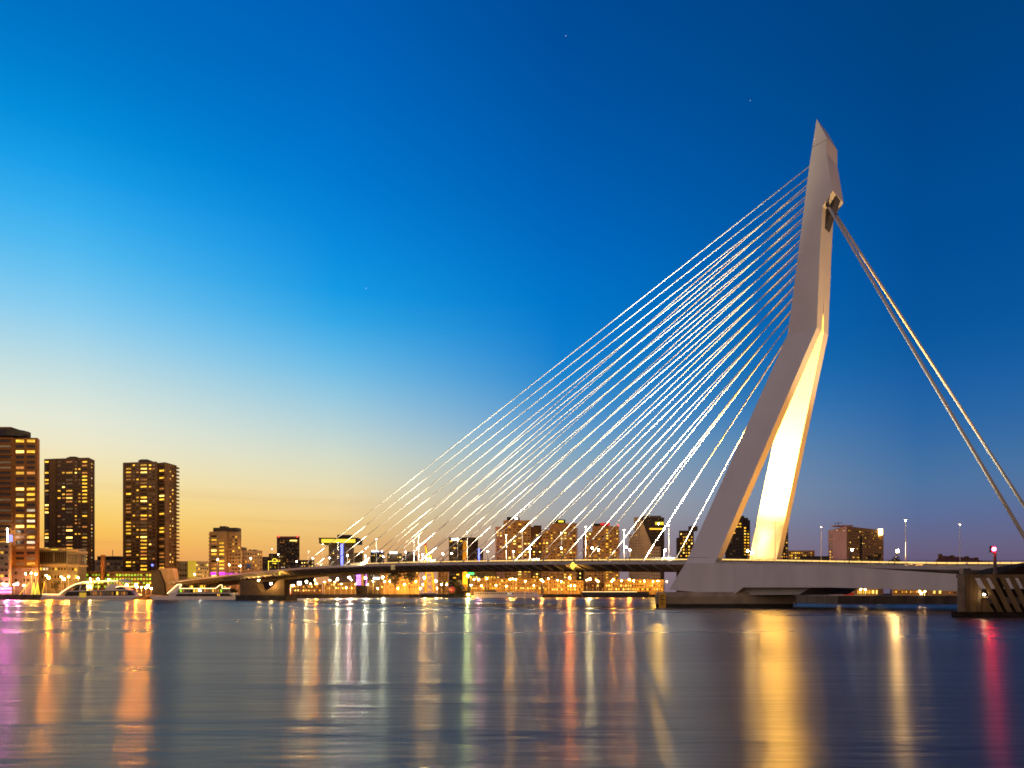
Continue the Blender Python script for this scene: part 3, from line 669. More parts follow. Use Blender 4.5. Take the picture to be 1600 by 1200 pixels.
# curved glass hall
b = Bld('glass_hall', 'low hall with wide curved glass front and sloping roof edge', 'hall', [(61, 462), (105, 462), (122, 465), (135, 472)], 857, greyw, 10, ref=0)
b.grid(0, 62, 104, 14, 862, 880, 1, .8, 1, lambda r, c: random.choice('kkkdo'), darkw); b.grid(1, 106, 121, 4, 866, 881, 1, .85, .9, lambda r, c: 'd', darkw); b.grid(2, 123, 134, 3, 868, 881, 1, .85, .9, lambda r, c: 'd', darkw)
b.bands(0, 60, 105, [858, 883.5], 3, cream, 1.2, 'fascia'); b.bands(1, 105, 122, [860, 884], 3, cream, 1.2, 'fascia'); b.bands(2, 122, 135, [863, 884.5], 3, cream, 1.2, 'fascia')
b.grid(0, 62, 104, 9, 886, 892, 1, .8, .7, lit(.4, 'yw', (3, 1)), tan); b.grid(1, 106, 121, 3, 886, 893, 1, .8, .7, lit(.5, 'y', (1,)), tan)
b.grid(0, 64, 104, 8, 897, 906, 1, .7, .7, lit(.5, 'yo', (3, 2)), tan); b.grid(1, 106, 121, 3, 897, 906, 1, .7, .7, lit(.6, 'y', (1,)), tan); b.grid(0, 64, 104, 8, 909, 922, 1, .6, .9, lit(.4, 'o', (1,)), tan)
q = MB(); q.pbox(80, 90, 858, 859.5, 460.3, .4); q.build('roof_sign', E_YEL, b.root)
# low dark wing between white office and hall
b = Bld('low_wing', 'low violet tinged building between the pale office and the glass hall', 'building', [(18.5, 449), (60, 449)], 887, mat('violet_plaster', (.16, .09, .1), .8), 12)
b.grid(0, 22, 34, 2, 890, 912, 2, .7, .4, lit(.6, 'yd', (1, 1)), darkw); b.grid(0, 36, 58, 4, 890, 912, 2, .7, .4, lit(.3), darkw)
# parking garage with green lit levels
b = Bld('parking_garage', 'open parking garage with rows of green lit levels behind the boats', 'garage', [(132, 478), (238, 478)], 893, brickd, 16)
GLV = [(896, 901), (902.5, 907), (908.5, 913), (914, 919)]
for (t0, t1) in GLV: b.grid(0, 134, 237, 22, t0, t1, 1, .86, .75, lambda r, c: random.choices('ggyk', (10, 4, 2, 2))[0], brickd)
b.grid(0, 205, 236, 4, 888.5, 893, 1, .6, .6, lambda r, c: 'y', brickd) if False else None
# pale low block with chimney behind garage
b = Bld('low_block', 'pale low block with rooftop plant between the two brown towers', 'building', [(148, 600), (196, 600)], 875, tan, 14)
b.grid(0, 150, 194, 8, 878, 890, 2, .75, .45, lit(.15), tan); b.box(152, 187, 869, 875.5, 3, darkw); b.box(153, 168, 870, 873, 2, darkw)
q = MB(); q.tube(W(176, 870, 602), W(176, 859, 602), .25, 5); q.build('antenna', dsteel, b.root)
q = thing('chimney_stack', 'slim red brick chimney rising from the green lit garage', 'chimney', W(159.5, 905, 476)); mb = MB(); mb.pbox(157.6, 161.6, 868, 906, 475, 2); mb.build('shaft', brick, q); mb = MB(); mb.pbox(157.2, 162, 867, 868.5, 474.8, 2.4); mb.build('cap', brick, q)
# leaning pavilion
pv = thing('pavilion', 'angular pavilion of one beige and one dark leaning slab', 'pavilion', W(254, 930, 480))
mb = MB(); mb.ppoly([(247, 888), (270, 888), (274, 908), (274, 930), (262, 930), (255, 912)], 480, 6); mb.build('beige_slab', tan, pv)
mb = MB(); mb.ppoly([(236, 891), (248, 891), (256, 912), (258, 930), (239, 930)], 478, 5); mb.build('dark_slab', darkw, pv)
# low white block with glowing stair tower
b = Bld('low_block', 'pale low block with a glowing yellow stair tower beside the lone brown tower', 'building', [(270, 560), (327, 560)], 877, cream, 14)
b.grid(0, 277, 292, 4, 879, 903, 3, .8, .45, lit(.15), cream); b.grid(0, 306, 326, 6, 880, 903, 4, .7, .5, lit(.35), cream)
q = MB(); q.pbox(293.5, 304, 876, 905, 557, 3); q.build('stair_tower', emit('lit_stair', (1, .62, .03), .85, .15), b.root)
# D
b = Bld('apartment_block', 'mid rise apartment block with rows of lit balconies and magenta lit base', 'apartment block', [(327, 575), (352, 570), (357, 576), (377, 574)], 830, brickm, 18, ref=1)
dy = 5.6
b.grid(0, 329, 340, 1, 835, 835+dy*12, 12, .9, .55, lit(.5, 'yho', (4, 2, 2)), brickm); b.grid(0, 341.5, 351.5, 1, 835, 835+dy*12, 12, .9, .55, lit(.6, 'yho', (4, 2, 2)), brickm)
b.grid(2, 358, 376, 4, 836, 836+dy*12, 12, .7, .5, lit(.4, 'yo', (2, 2)), brickm)
b.bands(0, 327, 352, [834.5+dy*k for k in range(13)], 1.6, tan, 1.0); b.bands(2, 358, 377, [835.5+dy*k for k in range(13)], 1.4, tan, 1.0)
b.box(333, 371, 824.5, 830.5, 4, darkw); b.box(343, 352, 822, 824.7, 5, darkw)
for (x0, x1) in ((329, 337), (342.5, 351.5)):
    q = MB(); q.pbox(x0, x1, 894, 898.5, 568, .6); q.build('magenta_panel', E_MAG, b.root)
for k in range(9):
    q = MB(); q.pbox(354+2.1*k, 355.4+2.1*k, 895.5, 897.5, 569, .4); q.build('magenta_lamp', E_MAG, b.root)
# E
b = Bld('orange_block', 'orange lit apartment block with punched windows beside the mid rise block', 'apartment block', [(377.5, 580), (410, 584)], 860, tan, 16)
b.grid(0, 378.5, 409.5, 8, 863, 898, 6, .5, .5, lit(.35, 'yho', (4, 3, 2)), tan); b.box(377, 380, 855, 860.5, 4, tan); b.box(388, 391, 858.5, 860.5, 4, tan); b.box(395, 398, 858.5, 860.5, 4, tan)
q = MB(); q.pbox(384.5, 392.5, 881, 889, 578, .4); q.build('blue_billboard', mat('blue_board', (.03, .05, .2), .5), b.root)
# dark office and sq window block
b = Bld('office_block', 'dark grey office with faint floor bands left of the neon crowned block', 'office', [(408, 720), (422, 720)], 870, darkw, 14); b.grid(0, 409, 421, 3, 872, 905, 8, .9, .4, lambda r, c: random.choice('kkd'), greyw)
b = Bld('neon_crowned_block', 'dark block of small square lit windows with yellow neon outline', 'office', [(420, 650), (447, 650)], 865, darkw, 16)
b.grid(0, 421, 446, 7, 867, 900, 6, .42, .4, lit(.45, 'yw', (3, 1)), darkw)
q = MB()
for a, c in (((419.5, 876), (419.5, 892)), ((419.5, 877), (437.5, 877)), ((425, 877), (427, 873)), ((427, 873), (431, 873)), ((431, 873), (433, 877)), ((426, 880), (432, 880))): q.tube(W(*a, 647), W(*c, 647), .25, 5)
q.build('neon_outline', E_YEL, b.root)
# G
b = Bld('slab_tower', 'dark slab tower with red roof beacons and one lit floor line', 'tower', [(432.5, 800), (468, 800)], 838.5, darkw, 18)
b.grid(0, 434, 467, 12, 843, 897, 18, .7, .5, lambda r, c: random.choices('kdo', (8, 3, 1))[0], darkw, stuff=True)
q = MB(); q.pbox(453, 464, 843.8, 845.4, 798.6, .5); q.build('lit_floor', E_HOT, b.root)
for x in (435.5, 464.5): q = MB(); q.ball(W(x, 838, 799), 1.1); q.build('red_beacon', E_AVI, b.root)
q = MB(); q.pbox(432.3, 468.2, 838, 840, 799.3, .5); q.build('roof_edge', emit('red_edge_glow', (1, .12, .03), .1, sample=False), b.root)
b = Bld('low_block', 'low dark block right of the slab tower with a few lit windows', 'building', [(468, 760), (491, 760)], 875, darkw, 12); b.grid(0, 470, 490, 5, 877, 897, 4, .5, .4, lit(.45, 'yh', (2, 1)), darkw)
# I cantilevered tower
b = Bld('cantilever_tower', 'tower with wide yellow lit cantilevered top and blue neon stripe', 'tower', [(513.5, 700), (553, 700)], 849, greyw, 16)
q = MB(); q.pbox(498.5, 558, 841, 849, 694, 24); q.build('cantilevered_top', darkw, b.root); q = MB(); q.pbox(502, 555, 842.2, 848, 693.4, .8); q.build('lit_gallery', emit('gallery_light', (1, .72, .04), 1.25, .35), b.root)
q = MB(); q.pbox(497.5, 559, 840.2, 841.4, 693, 26); q.build('roof_slab', darkw, b.root); b.box(527, 548, 835.6, 840.3, 5, darkw)
q = MB(); q.pbox(532.3, 535.6, 849.5, 883, 698.6, 1.2); q.build('neon_stripe', E_BLU, b.root)
b.grid(0, 515, 531, 4, 852, 897, 9, .6, .4, lit(.15), greyw); b.grid(0, 537, 552, 4, 852, 897, 9, .6, .4, lit(.12), greyw)
b = Bld('low_block', 'stepped grey block behind the right side of the cantilevered tower', 'building', [(553.5, 720), (567, 720)], 864, greyw, 12); b.grid(0, 555, 566, 3, 867, 890, 4, .6, .4, lit(.2), greyw)
# J signs
b = Bld('sign_office', 'low dark office with a long blue white roof sign', 'office', [(579, 760), (600, 760)], 862, darkw, 14); q = MB(); q.pbox(580.5, 592, 859.8, 862.6, 757.5, .6); q.build('roof_sign', emit('cool_sign', (.7, .78, 1), 3), b.root); q = MB(); q.pbox(595.5, 598, 860, 863, 757.5, .6); q.build('roof_sign', emit('cool_sign', (.7, .78, 1), 3), b.root); b.grid(0, 580, 599, 6, 865, 895, 5, .6, .4, lit(.2), darkw)
b = Bld('sign_office', 'low grey office with a warm white roof sign', 'office', [(605, 770), (628, 770)], 864.5, greyw, 14); q = MB(); q.pbox(609, 620.5, 862, 864.8, 767.5, .6); q.build('roof_sign', E_WHT, b.root); b.grid(0, 606, 627, 6, 868, 895, 5, .6, .4, lit(.2), greyw)
b = Bld('low_block', 'dim stepped block between the sign offices and the golden crane', 'building', [(629, 780), (652, 780)], 868, greyw, 14); b.grid(0, 630, 651, 6, 871, 895, 4, .6, .4, lit(.2), greyw); b.box(634, 645, 862, 868.3, 4, greyw)
# LED screen building
b = Bld('screen_building', 'building with a violet and orange light screen and curved blue edge', 'building', [(556, 655), (574, 655)], 892, darkw, 12)
for k in range(6):
    q = MB(); q.pbox(556.5, 563.5, 895+3.3*k, 897.6+3.3*k, 653.8, .5); q.build('screen_row', E_PUR, b.root)
q = MB(); q.pbox(564.2, 568, 895, 915, 653.8, .5); q.build('screen_column', emit('orange_screen', (1, .35, .05), 1.2, .3), b.root)
q = MB(); q.path([W(571+1.8*sin(t*.35), 895+t*2.2, 653.6) for t in range(10)], .5); q.build('blue_edge', E_PUR, b.root)
b = Bld('screen_building', 'dark gridded block with a lit white strip beside the colour screen', 'building', [(574.5, 665), (594, 665)], 892, darkw, 12)
b.grid(0, 575, 593, 9, 894, 914, 6, .5, .6, lit(.1, 'w', (1,)), greyw); q = MB(); q.pbox(583, 593, 902, 905, 663.8, .5); q.build('lit_strip', E_WHT, b.root)
b = Bld('quay_block', 'warm lit quay block of long balconies behind the dark trees', 'building', [(594, 672), (655, 672)], 890, brickm, 14); b.grid(0, 595, 654, 14, 892, 920, 5, .7, .4, lit(.4, 'yho', (3, 2, 3)), brickm)
# K black office, yellow column
b = Bld('black_office', 'black glass office with white rooftop sign and rounded right corner', 'office', [(701.5, 735), (724, 733), (739, 735), (747, 742)], 839.5, darkw, 18, ref=1)
b.grid(0, 702, 723.5, 4, 843, 921, 15, .9, .42, lit(.2, 'yd', (2, 2)), darkw); b.grid(1, 724, 739, 3, 843, 921, 15, .9, .42, lit(.12, 'yd', (2, 2)), darkw); b.grid(2, 739.5, 746, 1, 846, 918, 14, .8, .42, lit(.2, 'yo', (1, 1)), darkw)
q = MB(); q.pbox(705.5, 717, 841, 844, 732.8, .5); q.build('rooftop_sign', E_WHT, b.root)
b = Bld('slim_tower', 'slim dark tower with a bright blue neon edge', 'tower', [(747.5, 745), (755, 746)], 858, darkw, 12); q = MB(); q.pbox(746.9, 749.6, 857, 898, 743.5, .8); q.build('neon_edge', E_BLU, b.root); b.grid(0, 750, 755, 1, 861, 895, 7, .6, .4, lit(.15), darkw)
yc = thing('bridge_tower', 'tall yellow floodlit column standing on two dark struts', 'column', W(727, 923, 690))
mb = MB(); mb.ppoly([(723.3, 846), (729.7, 846), (730.5, 923), (722.6, 923)], 690, 4); mb.build('column', yelp, yc)
for pts in ([(716, 906), (719, 906), (727, 921), (722, 922)], [(738, 903), (741, 904), (735, 922), (729, 921)]): mb = MB(); mb.ppoly(pts, 688, 3); mb.build('strut', dsteel, yc)
lamp('column_flood', 'SPOT', yc, W(727, 919, 676), W(727, 880, 690), 40000, (1, .6, .1), 100, .5)
b = Bld('quay_block', 'dark quay block with green sign and shop lights at the column foot', 'building', [(732, 700), (776, 700)], 892, darkw, 14)
q = MB(); q.pbox(732, 740.5, 894.5, 898, 698, .6); q.build('green_sign', emit('green_sign', (.03, 1, .2), 2.2), b.root); b.grid(0, 733, 775, 9, 899, 905, 1, .7, .6, lit(.7, 'yh', (1, 1)), darkw)
# M N O towers
def tower_cluster(label, steps, wall, hut=None, cols=(), bal=None, Y=742, cat='tower'):
    x0, x1 = min(s[0] for s in steps), max(s[1] for s in steps)
    main = max(steps, key=lambda s: s[1]-s[0])
    b = Bld('brick_tower', label, cat, [(main[0], Y), (main[1], Y)], main[2], wall, 20)
    for s in steps:
        if s is main: continue
        q = MB(); a, c = W(s[0], 930, Y+2), W(s[1], s[2], Y+2); q.box(a.x, c.x, Y+2, Y+16, GZ-.2, c.z); q.build('wing', s[3] if len(s) > 3 else wall, b.root)
    for (xa, xb, nc, ya, p, dY) in cols:
        b2 = b.fp; keep = b.fp
        b.fp = [V(((xa-3-CX)/F*(Y+dY), Y+dY, 0)), V(((xb+3-CX)/F*(Y+dY), Y+dY, 0))]
        n = int((922-ya)/4.35); b.grid(0, xa, xb, nc, ya, ya+4.35*n, n, .68, .5, lit(p, 'yho', (5, 3, 2)), wall, stuff_dark=True); b.fp = keep
    if bal:
        n = int((905-bal[1])/4.35); a = W(bal[0], 900, Y)
        for k in range(n):
            z = zpx(bal[1]+4.35*k, Y); q = MB(); q.box(a.x-.5, a.x+1.5, Y+1, Y+8, z-.6, z+.5); q.build('balcony', wall, b.root)
    return b
b = tower_cluster('stepped dusky brick tower, tallest of three, pale lamp on its roof', [(774, 786.5, 823, pink), (786.5, 829.5, 813), (829.5, 846, 823, brickd)], brickm, cols=[(776, 785, 2, 826, .22, 2), (788, 799, 2, 817, .3, 0), (801, 813, 2, 817, .16, 0), (808, 816, 1, 817, .55, 0), (818, 829, 2, 817, .25, 0), (832, 846, 3, 834, .4, 2)])
b.box(792, 812, 807.8, 813.4, 5, darkw, 'roof_hut'); q = MB(); q.pbox(804, 809, 808.6, 811.4, 746.4, .5); q.build('roof_light', E_WHT, b.root); b.box(834, 846, 821, 823.3, 6, darkw)
b = tower_cluster('dusky brick tower with round yellow lit roof hut', [(846.5, 858.5, 828), (858.5, 901, 817.5)], brickm, cols=[(848, 857, 2, 829, .5, 2), (860, 868, 2, 830, .35, 0), (870, 880, 2, 826, .14, 0), (880, 886, 1, 826, .6, 0), (889, 900, 2, 822, .3, 0)], bal=(901, 826))
q = MB(); p = W(874, 817.6, 752); q.tube((p.x, p.y, p.z-.3), (p.x, p.y, zpx(812.5, 752)), 6.4, 14); q.build('roof_drum', darkw, b.root); q = MB(); q.pbox(872.5, 880.5, 813.3, 816, 744.8, .6); q.build('roof_light', E_YEL, b.root)
b = tower_cluster('dusky brick tower with red glowing roof edge', [(913, 925.5, 831), (925.5, 967, 822)], brickm, cols=[(915, 924, 2, 832, .4, 2), (928, 944, 3, 836, .18, 0), (945.5, 951.5, 1, 826, .6, 0), (952, 956, 1, 826, .5, 0), (959, 966, 2, 827, .3, 0)], bal=(967, 830))
b.box(928.5, 951, 818, 822.3, 4, darkw); q = MB(); q.pbox(938, 953, 817, 821, 745.3, .6); q.build('red_roof_light', emit('red_roof_glow', (1, .02, .02), .75, .5), b.root); q = MB(); q.ball(W(966, 820.5, 742), .9); q.build('red_beacon', E_AVI, b.root)
# low dark wing between
b = Bld('low_block', 'low dark wing joining the towers with yellow and red roof lights', 'building', [(899, 760), (914, 760)], 890, darkw, 10); b.grid(0, 900, 913, 3, 893, 912, 3, .5, .4, lit(.4, 'h', (1,)), darkw)
# P wedge office
b = Bld('wedge_office', 'grey office with diagonal edge where pale wall meets dark glass', 'office', [(983, 770), (1038, 770)], 835, dglass, 22)
b.z1 = zpx(808, 770)
q = MB(); q.pbox(1002, 1037.8, 808.5, 836, 770.6, 20); q.build('glass_upper', dglass, b.root)
q = MB(); q.ppoly([(983, 835), (991, 835), (991, 808), (1001, 808), (1019, 854), (1032, 854), (1032, 927), (983, 927)], 768.6, 2); q.build('slanted_wall', mat('pale_grey_panel', (.52, .4, .25), .75, .1, .2), b.root)
b.fp = [V((p.x*768.6/770, 768.6, 0)) for p in b.fp]
b.grid(0, 992, 1001, 2, 824, 838, 4, .4, .4, lambda r, c: 'd' if random.random() < .9 else 'y', greyw, stuff=True)
b.grid(0, 984, 1016, 8, 838, 922, 19, .36, .38, lambda r, c: 'd' if c < 4+r*.3 and random.random() < .95 else ('k' if r > 8 else None), greyw, stuff=True)
b.grid(0, 1017, 1032, 4, 856, 922, 13, .4, .4, lambda r, c: 'k', greyw, stuff=True)
q = MB(); q.pbox(1024, 1037, 815.5, 820, 769.4, .6); q.build('facade_sign', E_YEL, b.root); 
q = MB(); q.pbox(1015, 1037, 825.3, 827.5, 769.3, .7); q.build('lit_floor', E_LIT, b.root)
for yy in (831, 837, 843, 849): q = MB(); q.pbox(1014, 1038, yy, yy+.9, 769.2, .8); q.build('floor_band', darkw, b.root)
b.box(1005, 1033, 805.8, 808.6, 3, greyw, Y=770)
# Q R towers behind the pylon
b = Bld('distant_tower', 'small stepped dark tower just before the near pylon leg', 'tower', [(1061, 860), (1084, 860)], 829, brickd, 14); b.grid(0, 1062, 1083, 5, 832, 920, 18, .6, .5, lit(.5, 'yh', (3, 1)), brickd, stuff_dark=True); b.box(1078, 1090, 822, 829.3, 3, brickd); b.box(1059, 1061.2, 840, 930, 2, brickd, 'wing')
b = Bld('dark_tower', 'dark tower with stepped top framed between the pylon legs', 'tower', [(1133, 900), (1161, 898), (1172, 903)], 812, darkw, 18, ref=1)
b.grid(0, 1135, 1159, 5, 816, 920, 22, .8, .5, lambda r, c: 'y' if (r < 2 and c > 1) or (r == 3 and c < 3) else random.choices('kkkd', (3, 3, 3, 1))[0], darkw, stuff_dark=True)
b.grid(1, 1161.5, 1171.5, 2, 818, 920, 22, .7, .5, lit(.62, 'yho', (5, 2, 2)), darkw, stuff_dark=True); b.box(1150, 1163, 806, 812.3, 3, darkw); b.box(1163, 1169, 809, 812.3, 3, darkw)
b = Bld('dark_tower', 'dark tower mostly hidden behind the floodlit pylon leg', 'tower', [(1180, 880), (1231.5, 880)], 820, darkw, 18); b.grid(0, 1216, 1231, 4, 824, 920, 22, .6, .5, lit(.4, 'yo', (3, 2)), darkw, stuff_dark=True)
b = Bld('low_office', 'low office with rows of yellow windows beside the pylon leg', 'office', [(1231.5, 640), (1273, 640)], 860, brickm, 14); b.grid(0, 1233, 1250, 6, 862, 878, 4, .8, .55, lit(.85, 'yh', (3, 1)), brickm); b.grid(0, 1251, 1272, 7, 862, 878, 4, .8, .55, lit(.45, 'yo', (3, 1)), brickm)
b = Bld('low_block', 'low dark shed between the yellow windowed office and the pinkish slab', 'building', [(1250, 560), (1296, 560)], 869, darkw, 12)
# T slab
b = Bld('slab_office', 'pinkish slab office with glowing square sign at its roof corner', 'office', [(1294, 640), (1323, 600), (1380.5, 640)], 822, [pink, brickm], 20, ref=1)
b.grid(0, 1296, 1302, 2, 833, 882, 11, .7, .5, lambda r, c: 'y' if r > 5 and random.random() < .7 else 'd', pink); b.grid(0, 1306, 1321, 4, 826, 832, 2, .5, .45, lambda r, c: 'w' if random.random() < .3 else 'd', pink)
for r in range(11):
    y0 = 830+4.45*r
    b.grid(1, 1325, 1379.5, 26, y0, y0+3.6, 1, .62, .42, lambda rr, c, r=r: random.choices('kyho', (15, 2.2 if r < 8 else 1.5, .7, .8))[0], brickm, stuff_dark=True)
q = MB(); q.pbox(1373.2, 1379, 826.5, 835.5, 634, 1); q.build('glowing_sign', emit('glowing_sign', (1, .7, .2), 22), b.root)
b.box(1305, 1333, 820.3, 822.3, 10, pink, 'parapet', Y=600); q = MB(); q.tube(W(1303, 818, 612), W(1316, 816.5, 612), .25, 4); q.tube(W(1310, 821, 612), W(1310, 816, 612), .25, 4); q.build('antenna', dsteel, b.root)
q = MB(); q.pbox(1344, 1347, 838, 882, 612, .6); q.build('stair_shaft', darkw, b.root)
# U tiled roofs
hs = thing('warehouse', 'old warehouse with dark red tiled roof and row of chimneys', 'warehouse', W(1510, 927, 345))
mb = MB(); mb.pbox(1456, 1560, 886, 928, 341, 20); mb.build('wall', brickd, hs)
mb = MB(); y0, zr = 340, zpx(868, 345)
A = [W(1455, 886, 340), W(1562, 886, 340)]; Rg = [W(1470, 868, 352), W(1522, 872, 352)]; Bk = [W(1452, 885, 364), W(1556, 885, 364)]
for pts in ([A[0], A[1], Rg[1], Rg[0]], [A[0], Rg[0], Bk[0]], [A[1], Bk[1], Rg[1]], [Bk[0], Rg[0], Rg[1], Bk[1]], [A[0], Bk[0], Bk[1], A[1]]): mb.poly(pts)
rf = mb.build('roof', roofm, hs)
for x, y in ((1470.5, 866), (1489, 868), (1512, 869.5), (1527, 871.5), (1541, 877), (1549, 877.5)): mb = MB(); mb.pbox(x-2, x+2, y-.5, y+9, 350, 1.6); mb.build('chimney', brickd, rf)
# orange quay buildings under the bridge
def quay(name, label, x0, x1, yt, Y, wall, nc, rows, p):
    b = Bld(name, label, 'quay building', [(x0, Y), (x1, Y)], yt, wall, 14)
    for i, (a, c) in enumerate(rows): b.grid(0, x0+1, x1-1, nc, a, c, 1, .62, .7, lit(p[i], 'yho', (5, 4, 3)), wall)
    return b
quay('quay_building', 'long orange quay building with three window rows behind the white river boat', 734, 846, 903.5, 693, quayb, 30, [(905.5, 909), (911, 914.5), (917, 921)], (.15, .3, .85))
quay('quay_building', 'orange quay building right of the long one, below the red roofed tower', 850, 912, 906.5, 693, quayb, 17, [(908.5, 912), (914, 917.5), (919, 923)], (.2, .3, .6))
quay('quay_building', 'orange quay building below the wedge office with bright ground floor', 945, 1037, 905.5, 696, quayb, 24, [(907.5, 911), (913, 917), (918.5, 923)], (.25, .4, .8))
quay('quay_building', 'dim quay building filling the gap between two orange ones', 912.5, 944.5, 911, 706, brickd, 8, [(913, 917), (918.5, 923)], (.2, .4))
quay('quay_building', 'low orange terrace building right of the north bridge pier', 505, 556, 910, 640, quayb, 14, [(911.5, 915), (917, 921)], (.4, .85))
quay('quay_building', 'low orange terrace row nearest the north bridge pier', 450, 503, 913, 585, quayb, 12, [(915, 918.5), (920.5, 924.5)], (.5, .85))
quay('quay_building', 'brown slatted block behind the golden crane', 684, 701, 892, 720, brickm, 3, [(894+3*k, 896+3*k) for k in range(8)], [.1]*8)
# right bank
def shed(name, label, x0, x1, yt, Y, wall, nc, ra, rb, p, kinds='yh'):
    b = Bld(name, label, 'shed', [(x0, Y), (x1, Y)], yt, wall, 8, z0=3.03 if Y < 345 else GZ)
    b.grid(0, x0+1, x1-1, nc, ra, rb, 1, .7, .8, lit(p, kinds, (3, 2)), wall)
    return b
shed('glazed_terminal', 'long lit glazed terminal across the water under the girder', 1240, 1330, 917, 990, tan, 26, 919, 925, .95)
shed('glazed_shop', 'brightly lit glazed pavilion on the harbour quay beside the banded kiosk', 1335, 1372, 917, 318, tan, 12, 921, 929, .95)
b = Bld('banded_kiosk', 'red kiosk with a white band on the harbour quay', 'kiosk', [(1319, 318), (1334, 318)], 917.5, redp, 6, z0=3.03); q = MB(); q.pbox(1319, 1334, 922, 925.5, 317.7, .3); q.build('white_band', white, b.root)
shed('harbour_shed', 'dim orange harbour shed with small lights', 1394, 1448, 919, 325, brickm, 16, 922.5, 927, .7, 'yo')
b = Bld('harbour_shed', 'tan harbour shed with two big yellow windows', 'shed', [(1449, 322), (1500, 322)], 919, brickm, 8, z0=3.03); b.grid(0, 1455, 1473, 2, 922.5, 928, 1, .55, 1, lambda r, c: 'h', brickm); b.grid(0, 1480, 1496, 2, 924, 928, 1, .5, .8, lit(.3), brickm)

# ------------------------------------------------------------------ trees
def tree(label, x, ytop, ybase, wpx, Y, n=1500, seed=1, bare=False, group=None):
    rnd = random.Random(seed); base = W(x, 927, Y); z0 = 3.0 if Y > 250 else 3; top = zpx(ytop, Y); h = top-z0; rw = wpx/2/F*Y
    t = thing('tree', label, 'tree', (base.x, Y, z0), group)
    m = MB(); b0 = V((base.x, Y, z0-.2)); m.tube(b0, b0+V((0, 0, h*.35)), .35, 7, 0, .25)
    tips = []
    for k in range(11):
        a = rnd.uniform(0, 2*pi); r = rnd.uniform(.35, .85)*rw; zz = rnd.uniform(.5, .92)*h
        e = b0+V((cos(a)*r, sin(a)*r, zz)); s = b0+V((0, 0, h*rnd.uniform(.2, .36))); mid = (s+e)/2+V((0, 0, -h*.04))
        m.tube(s, mid, .16, 5, 0, .12); m.tube(mid, e, .12, 5, 0, .04); tips.append(e)
    m.build('trunk', bark, t)
    c = MB()
    for e in tips+[b0+V((0, 0, h*.8))]:
        rr = rw*rnd.uniform(.3, .48)
        for _ in range(n//12):
            d = V((rnd.gauss(0, 1), rnd.gauss(0, 1), rnd.gauss(0, .8))); d = d.normalized()*rr*rnd.random()**.45; p = e+d
            if p.z < z0+h*.18: continue
            s = rnd.uniform(.25, .6)*max(.7, rw/7); q = V((rnd.uniform(-1, 1), rnd.uniform(-1, 1), rnd.uniform(-1, 1))).normalized(); o = q.orthogonal().normalized()*s; q2 = q.cross(o)
            c.poly([p-o*.8, p+q2*.6, p+o, p-q2*.5])
    me = bpy.data.meshes.new('crown'); off = wloc(t); me.from_pydata([tuple(v-off) for v in c.v], [], c.f); me.materials.append(leafm); me.update()
    link('crown', me, t)
tree('big dark tree on the quay, beside the warm balconied block', 617, 888, 927, 26, 652, 2400, 3)
tree('big dark tree on the quay, nearest the golden crane', 640, 890, 927, 24, 654, 2200, 4)
tree('small dark tree left of the red dome', 693, 906, 927, 14, 680, 900, 5)
tree('small dark tree at the foot of the yellow column', 712, 908, 927, 10, 680, 700, 6)
tree('round dark tree before the pinkish slab office', 1367, 863, 927, 34, 330, 2600, 8)
tree('lower dark tree just beyond the pinkish slab office', 1392, 867, 927, 30, 334, 1800, 9)
tree('small tree on the quay beside the angular pavilion', 262, 906, 930, 9, 484, 500, 10)
tree('street tree in front of the glass hall', 88, 906, 930, 9, 448, 600, 11)

# ------------------------------------------------------------------ golden crane and lit masts
cr = thing('harbour_crane', 'golden floodlit harbour crane with red tipped jib behind the deck', 'crane', W(671, 926, 690))
for (xa, xb) in ((664.5, 666), (679, 672)):
    mb = MB(); mb.tube(W(xa, 926, 690), W(xb, 872, 690), 1.3, 6, 0, .9); mb.tube(W(xa+1, 926, 697), W(xb, 872, 694), 1.1, 6, 0, .8); mb.build('leg', yelp, cr)
mb = MB()
for k in range(6):
    t0 = k/6; t1 = (k+1)/6; p = lambda a, b, t: W(a[0]+(b[0]-a[0])*t, a[1]+(b[1]-a[1])*t, 690)
    l0, l1, r0, r1 = (664.5, 926), (666, 872), (679, 926), (672, 872)
    mb.tube(p(l0, l1, t0), p(r0, r1, t1), .3, 4); mb.tube(p(r0, r1, t0), p(l0, l1, t1), .3, 4)
mb.build('bracing', yelp, cr)
mb = MB(); mb.pbox(664, 674, 868, 876, 688, 8); mb.build('cabin', yelp, cr)
mb = MB(); mb.ppoly([(665.5, 868), (669.5, 868), (666, 852), (663.5, 852)], 690, 2); mb.build('jib', yelp, cr); mb = MB(); mb.ppoly([(663.3, 852.3), (666.2, 852.3), (665.4, 848.5), (663.5, 848.8)], 689.9, 2.2); mb.build('jib_tip', redp, cr)
for x, y in ((667, 873.5), (671.5, 873.5)): mb = MB(); mb.ball(W(x, y, 686.5), .6); mb.build('work_light', E_WLAMP, cr)
lamp('crane_flood', 'POINT', cr, W(672, 905, 676), energy=14000, col=(1, .55, .08), rad=.5); lamp('crane_flood', 'POINT', cr, W(668, 868, 680), energy=14000, col=(1, .55, .08), rad=.5)
for i, (x, lab) in enumerate(((52.5, 'first of two cones of yellow string lights on the quay'), (58.5, 'second cone of yellow string lights, nearer the moored boat'))):
    t = thing('light_cone', lab, 'light cone', W(x, 930, 443), 'cones of string lights'); mb = MB(); mb.tube(W(x, 931, 443), W(x, 909, 443), .12, 6); mb.build('mast', dsteel, t)
    for k in range(7): a = 2*pi*k/7; mb = MB(); mb.tube(W(x, 909.5, 443), W(x, 929, 443)+V((cos(a)*1.4, sin(a)*1.4, 0)), .07, 4); mb.build('string_light', E_YEL, t)
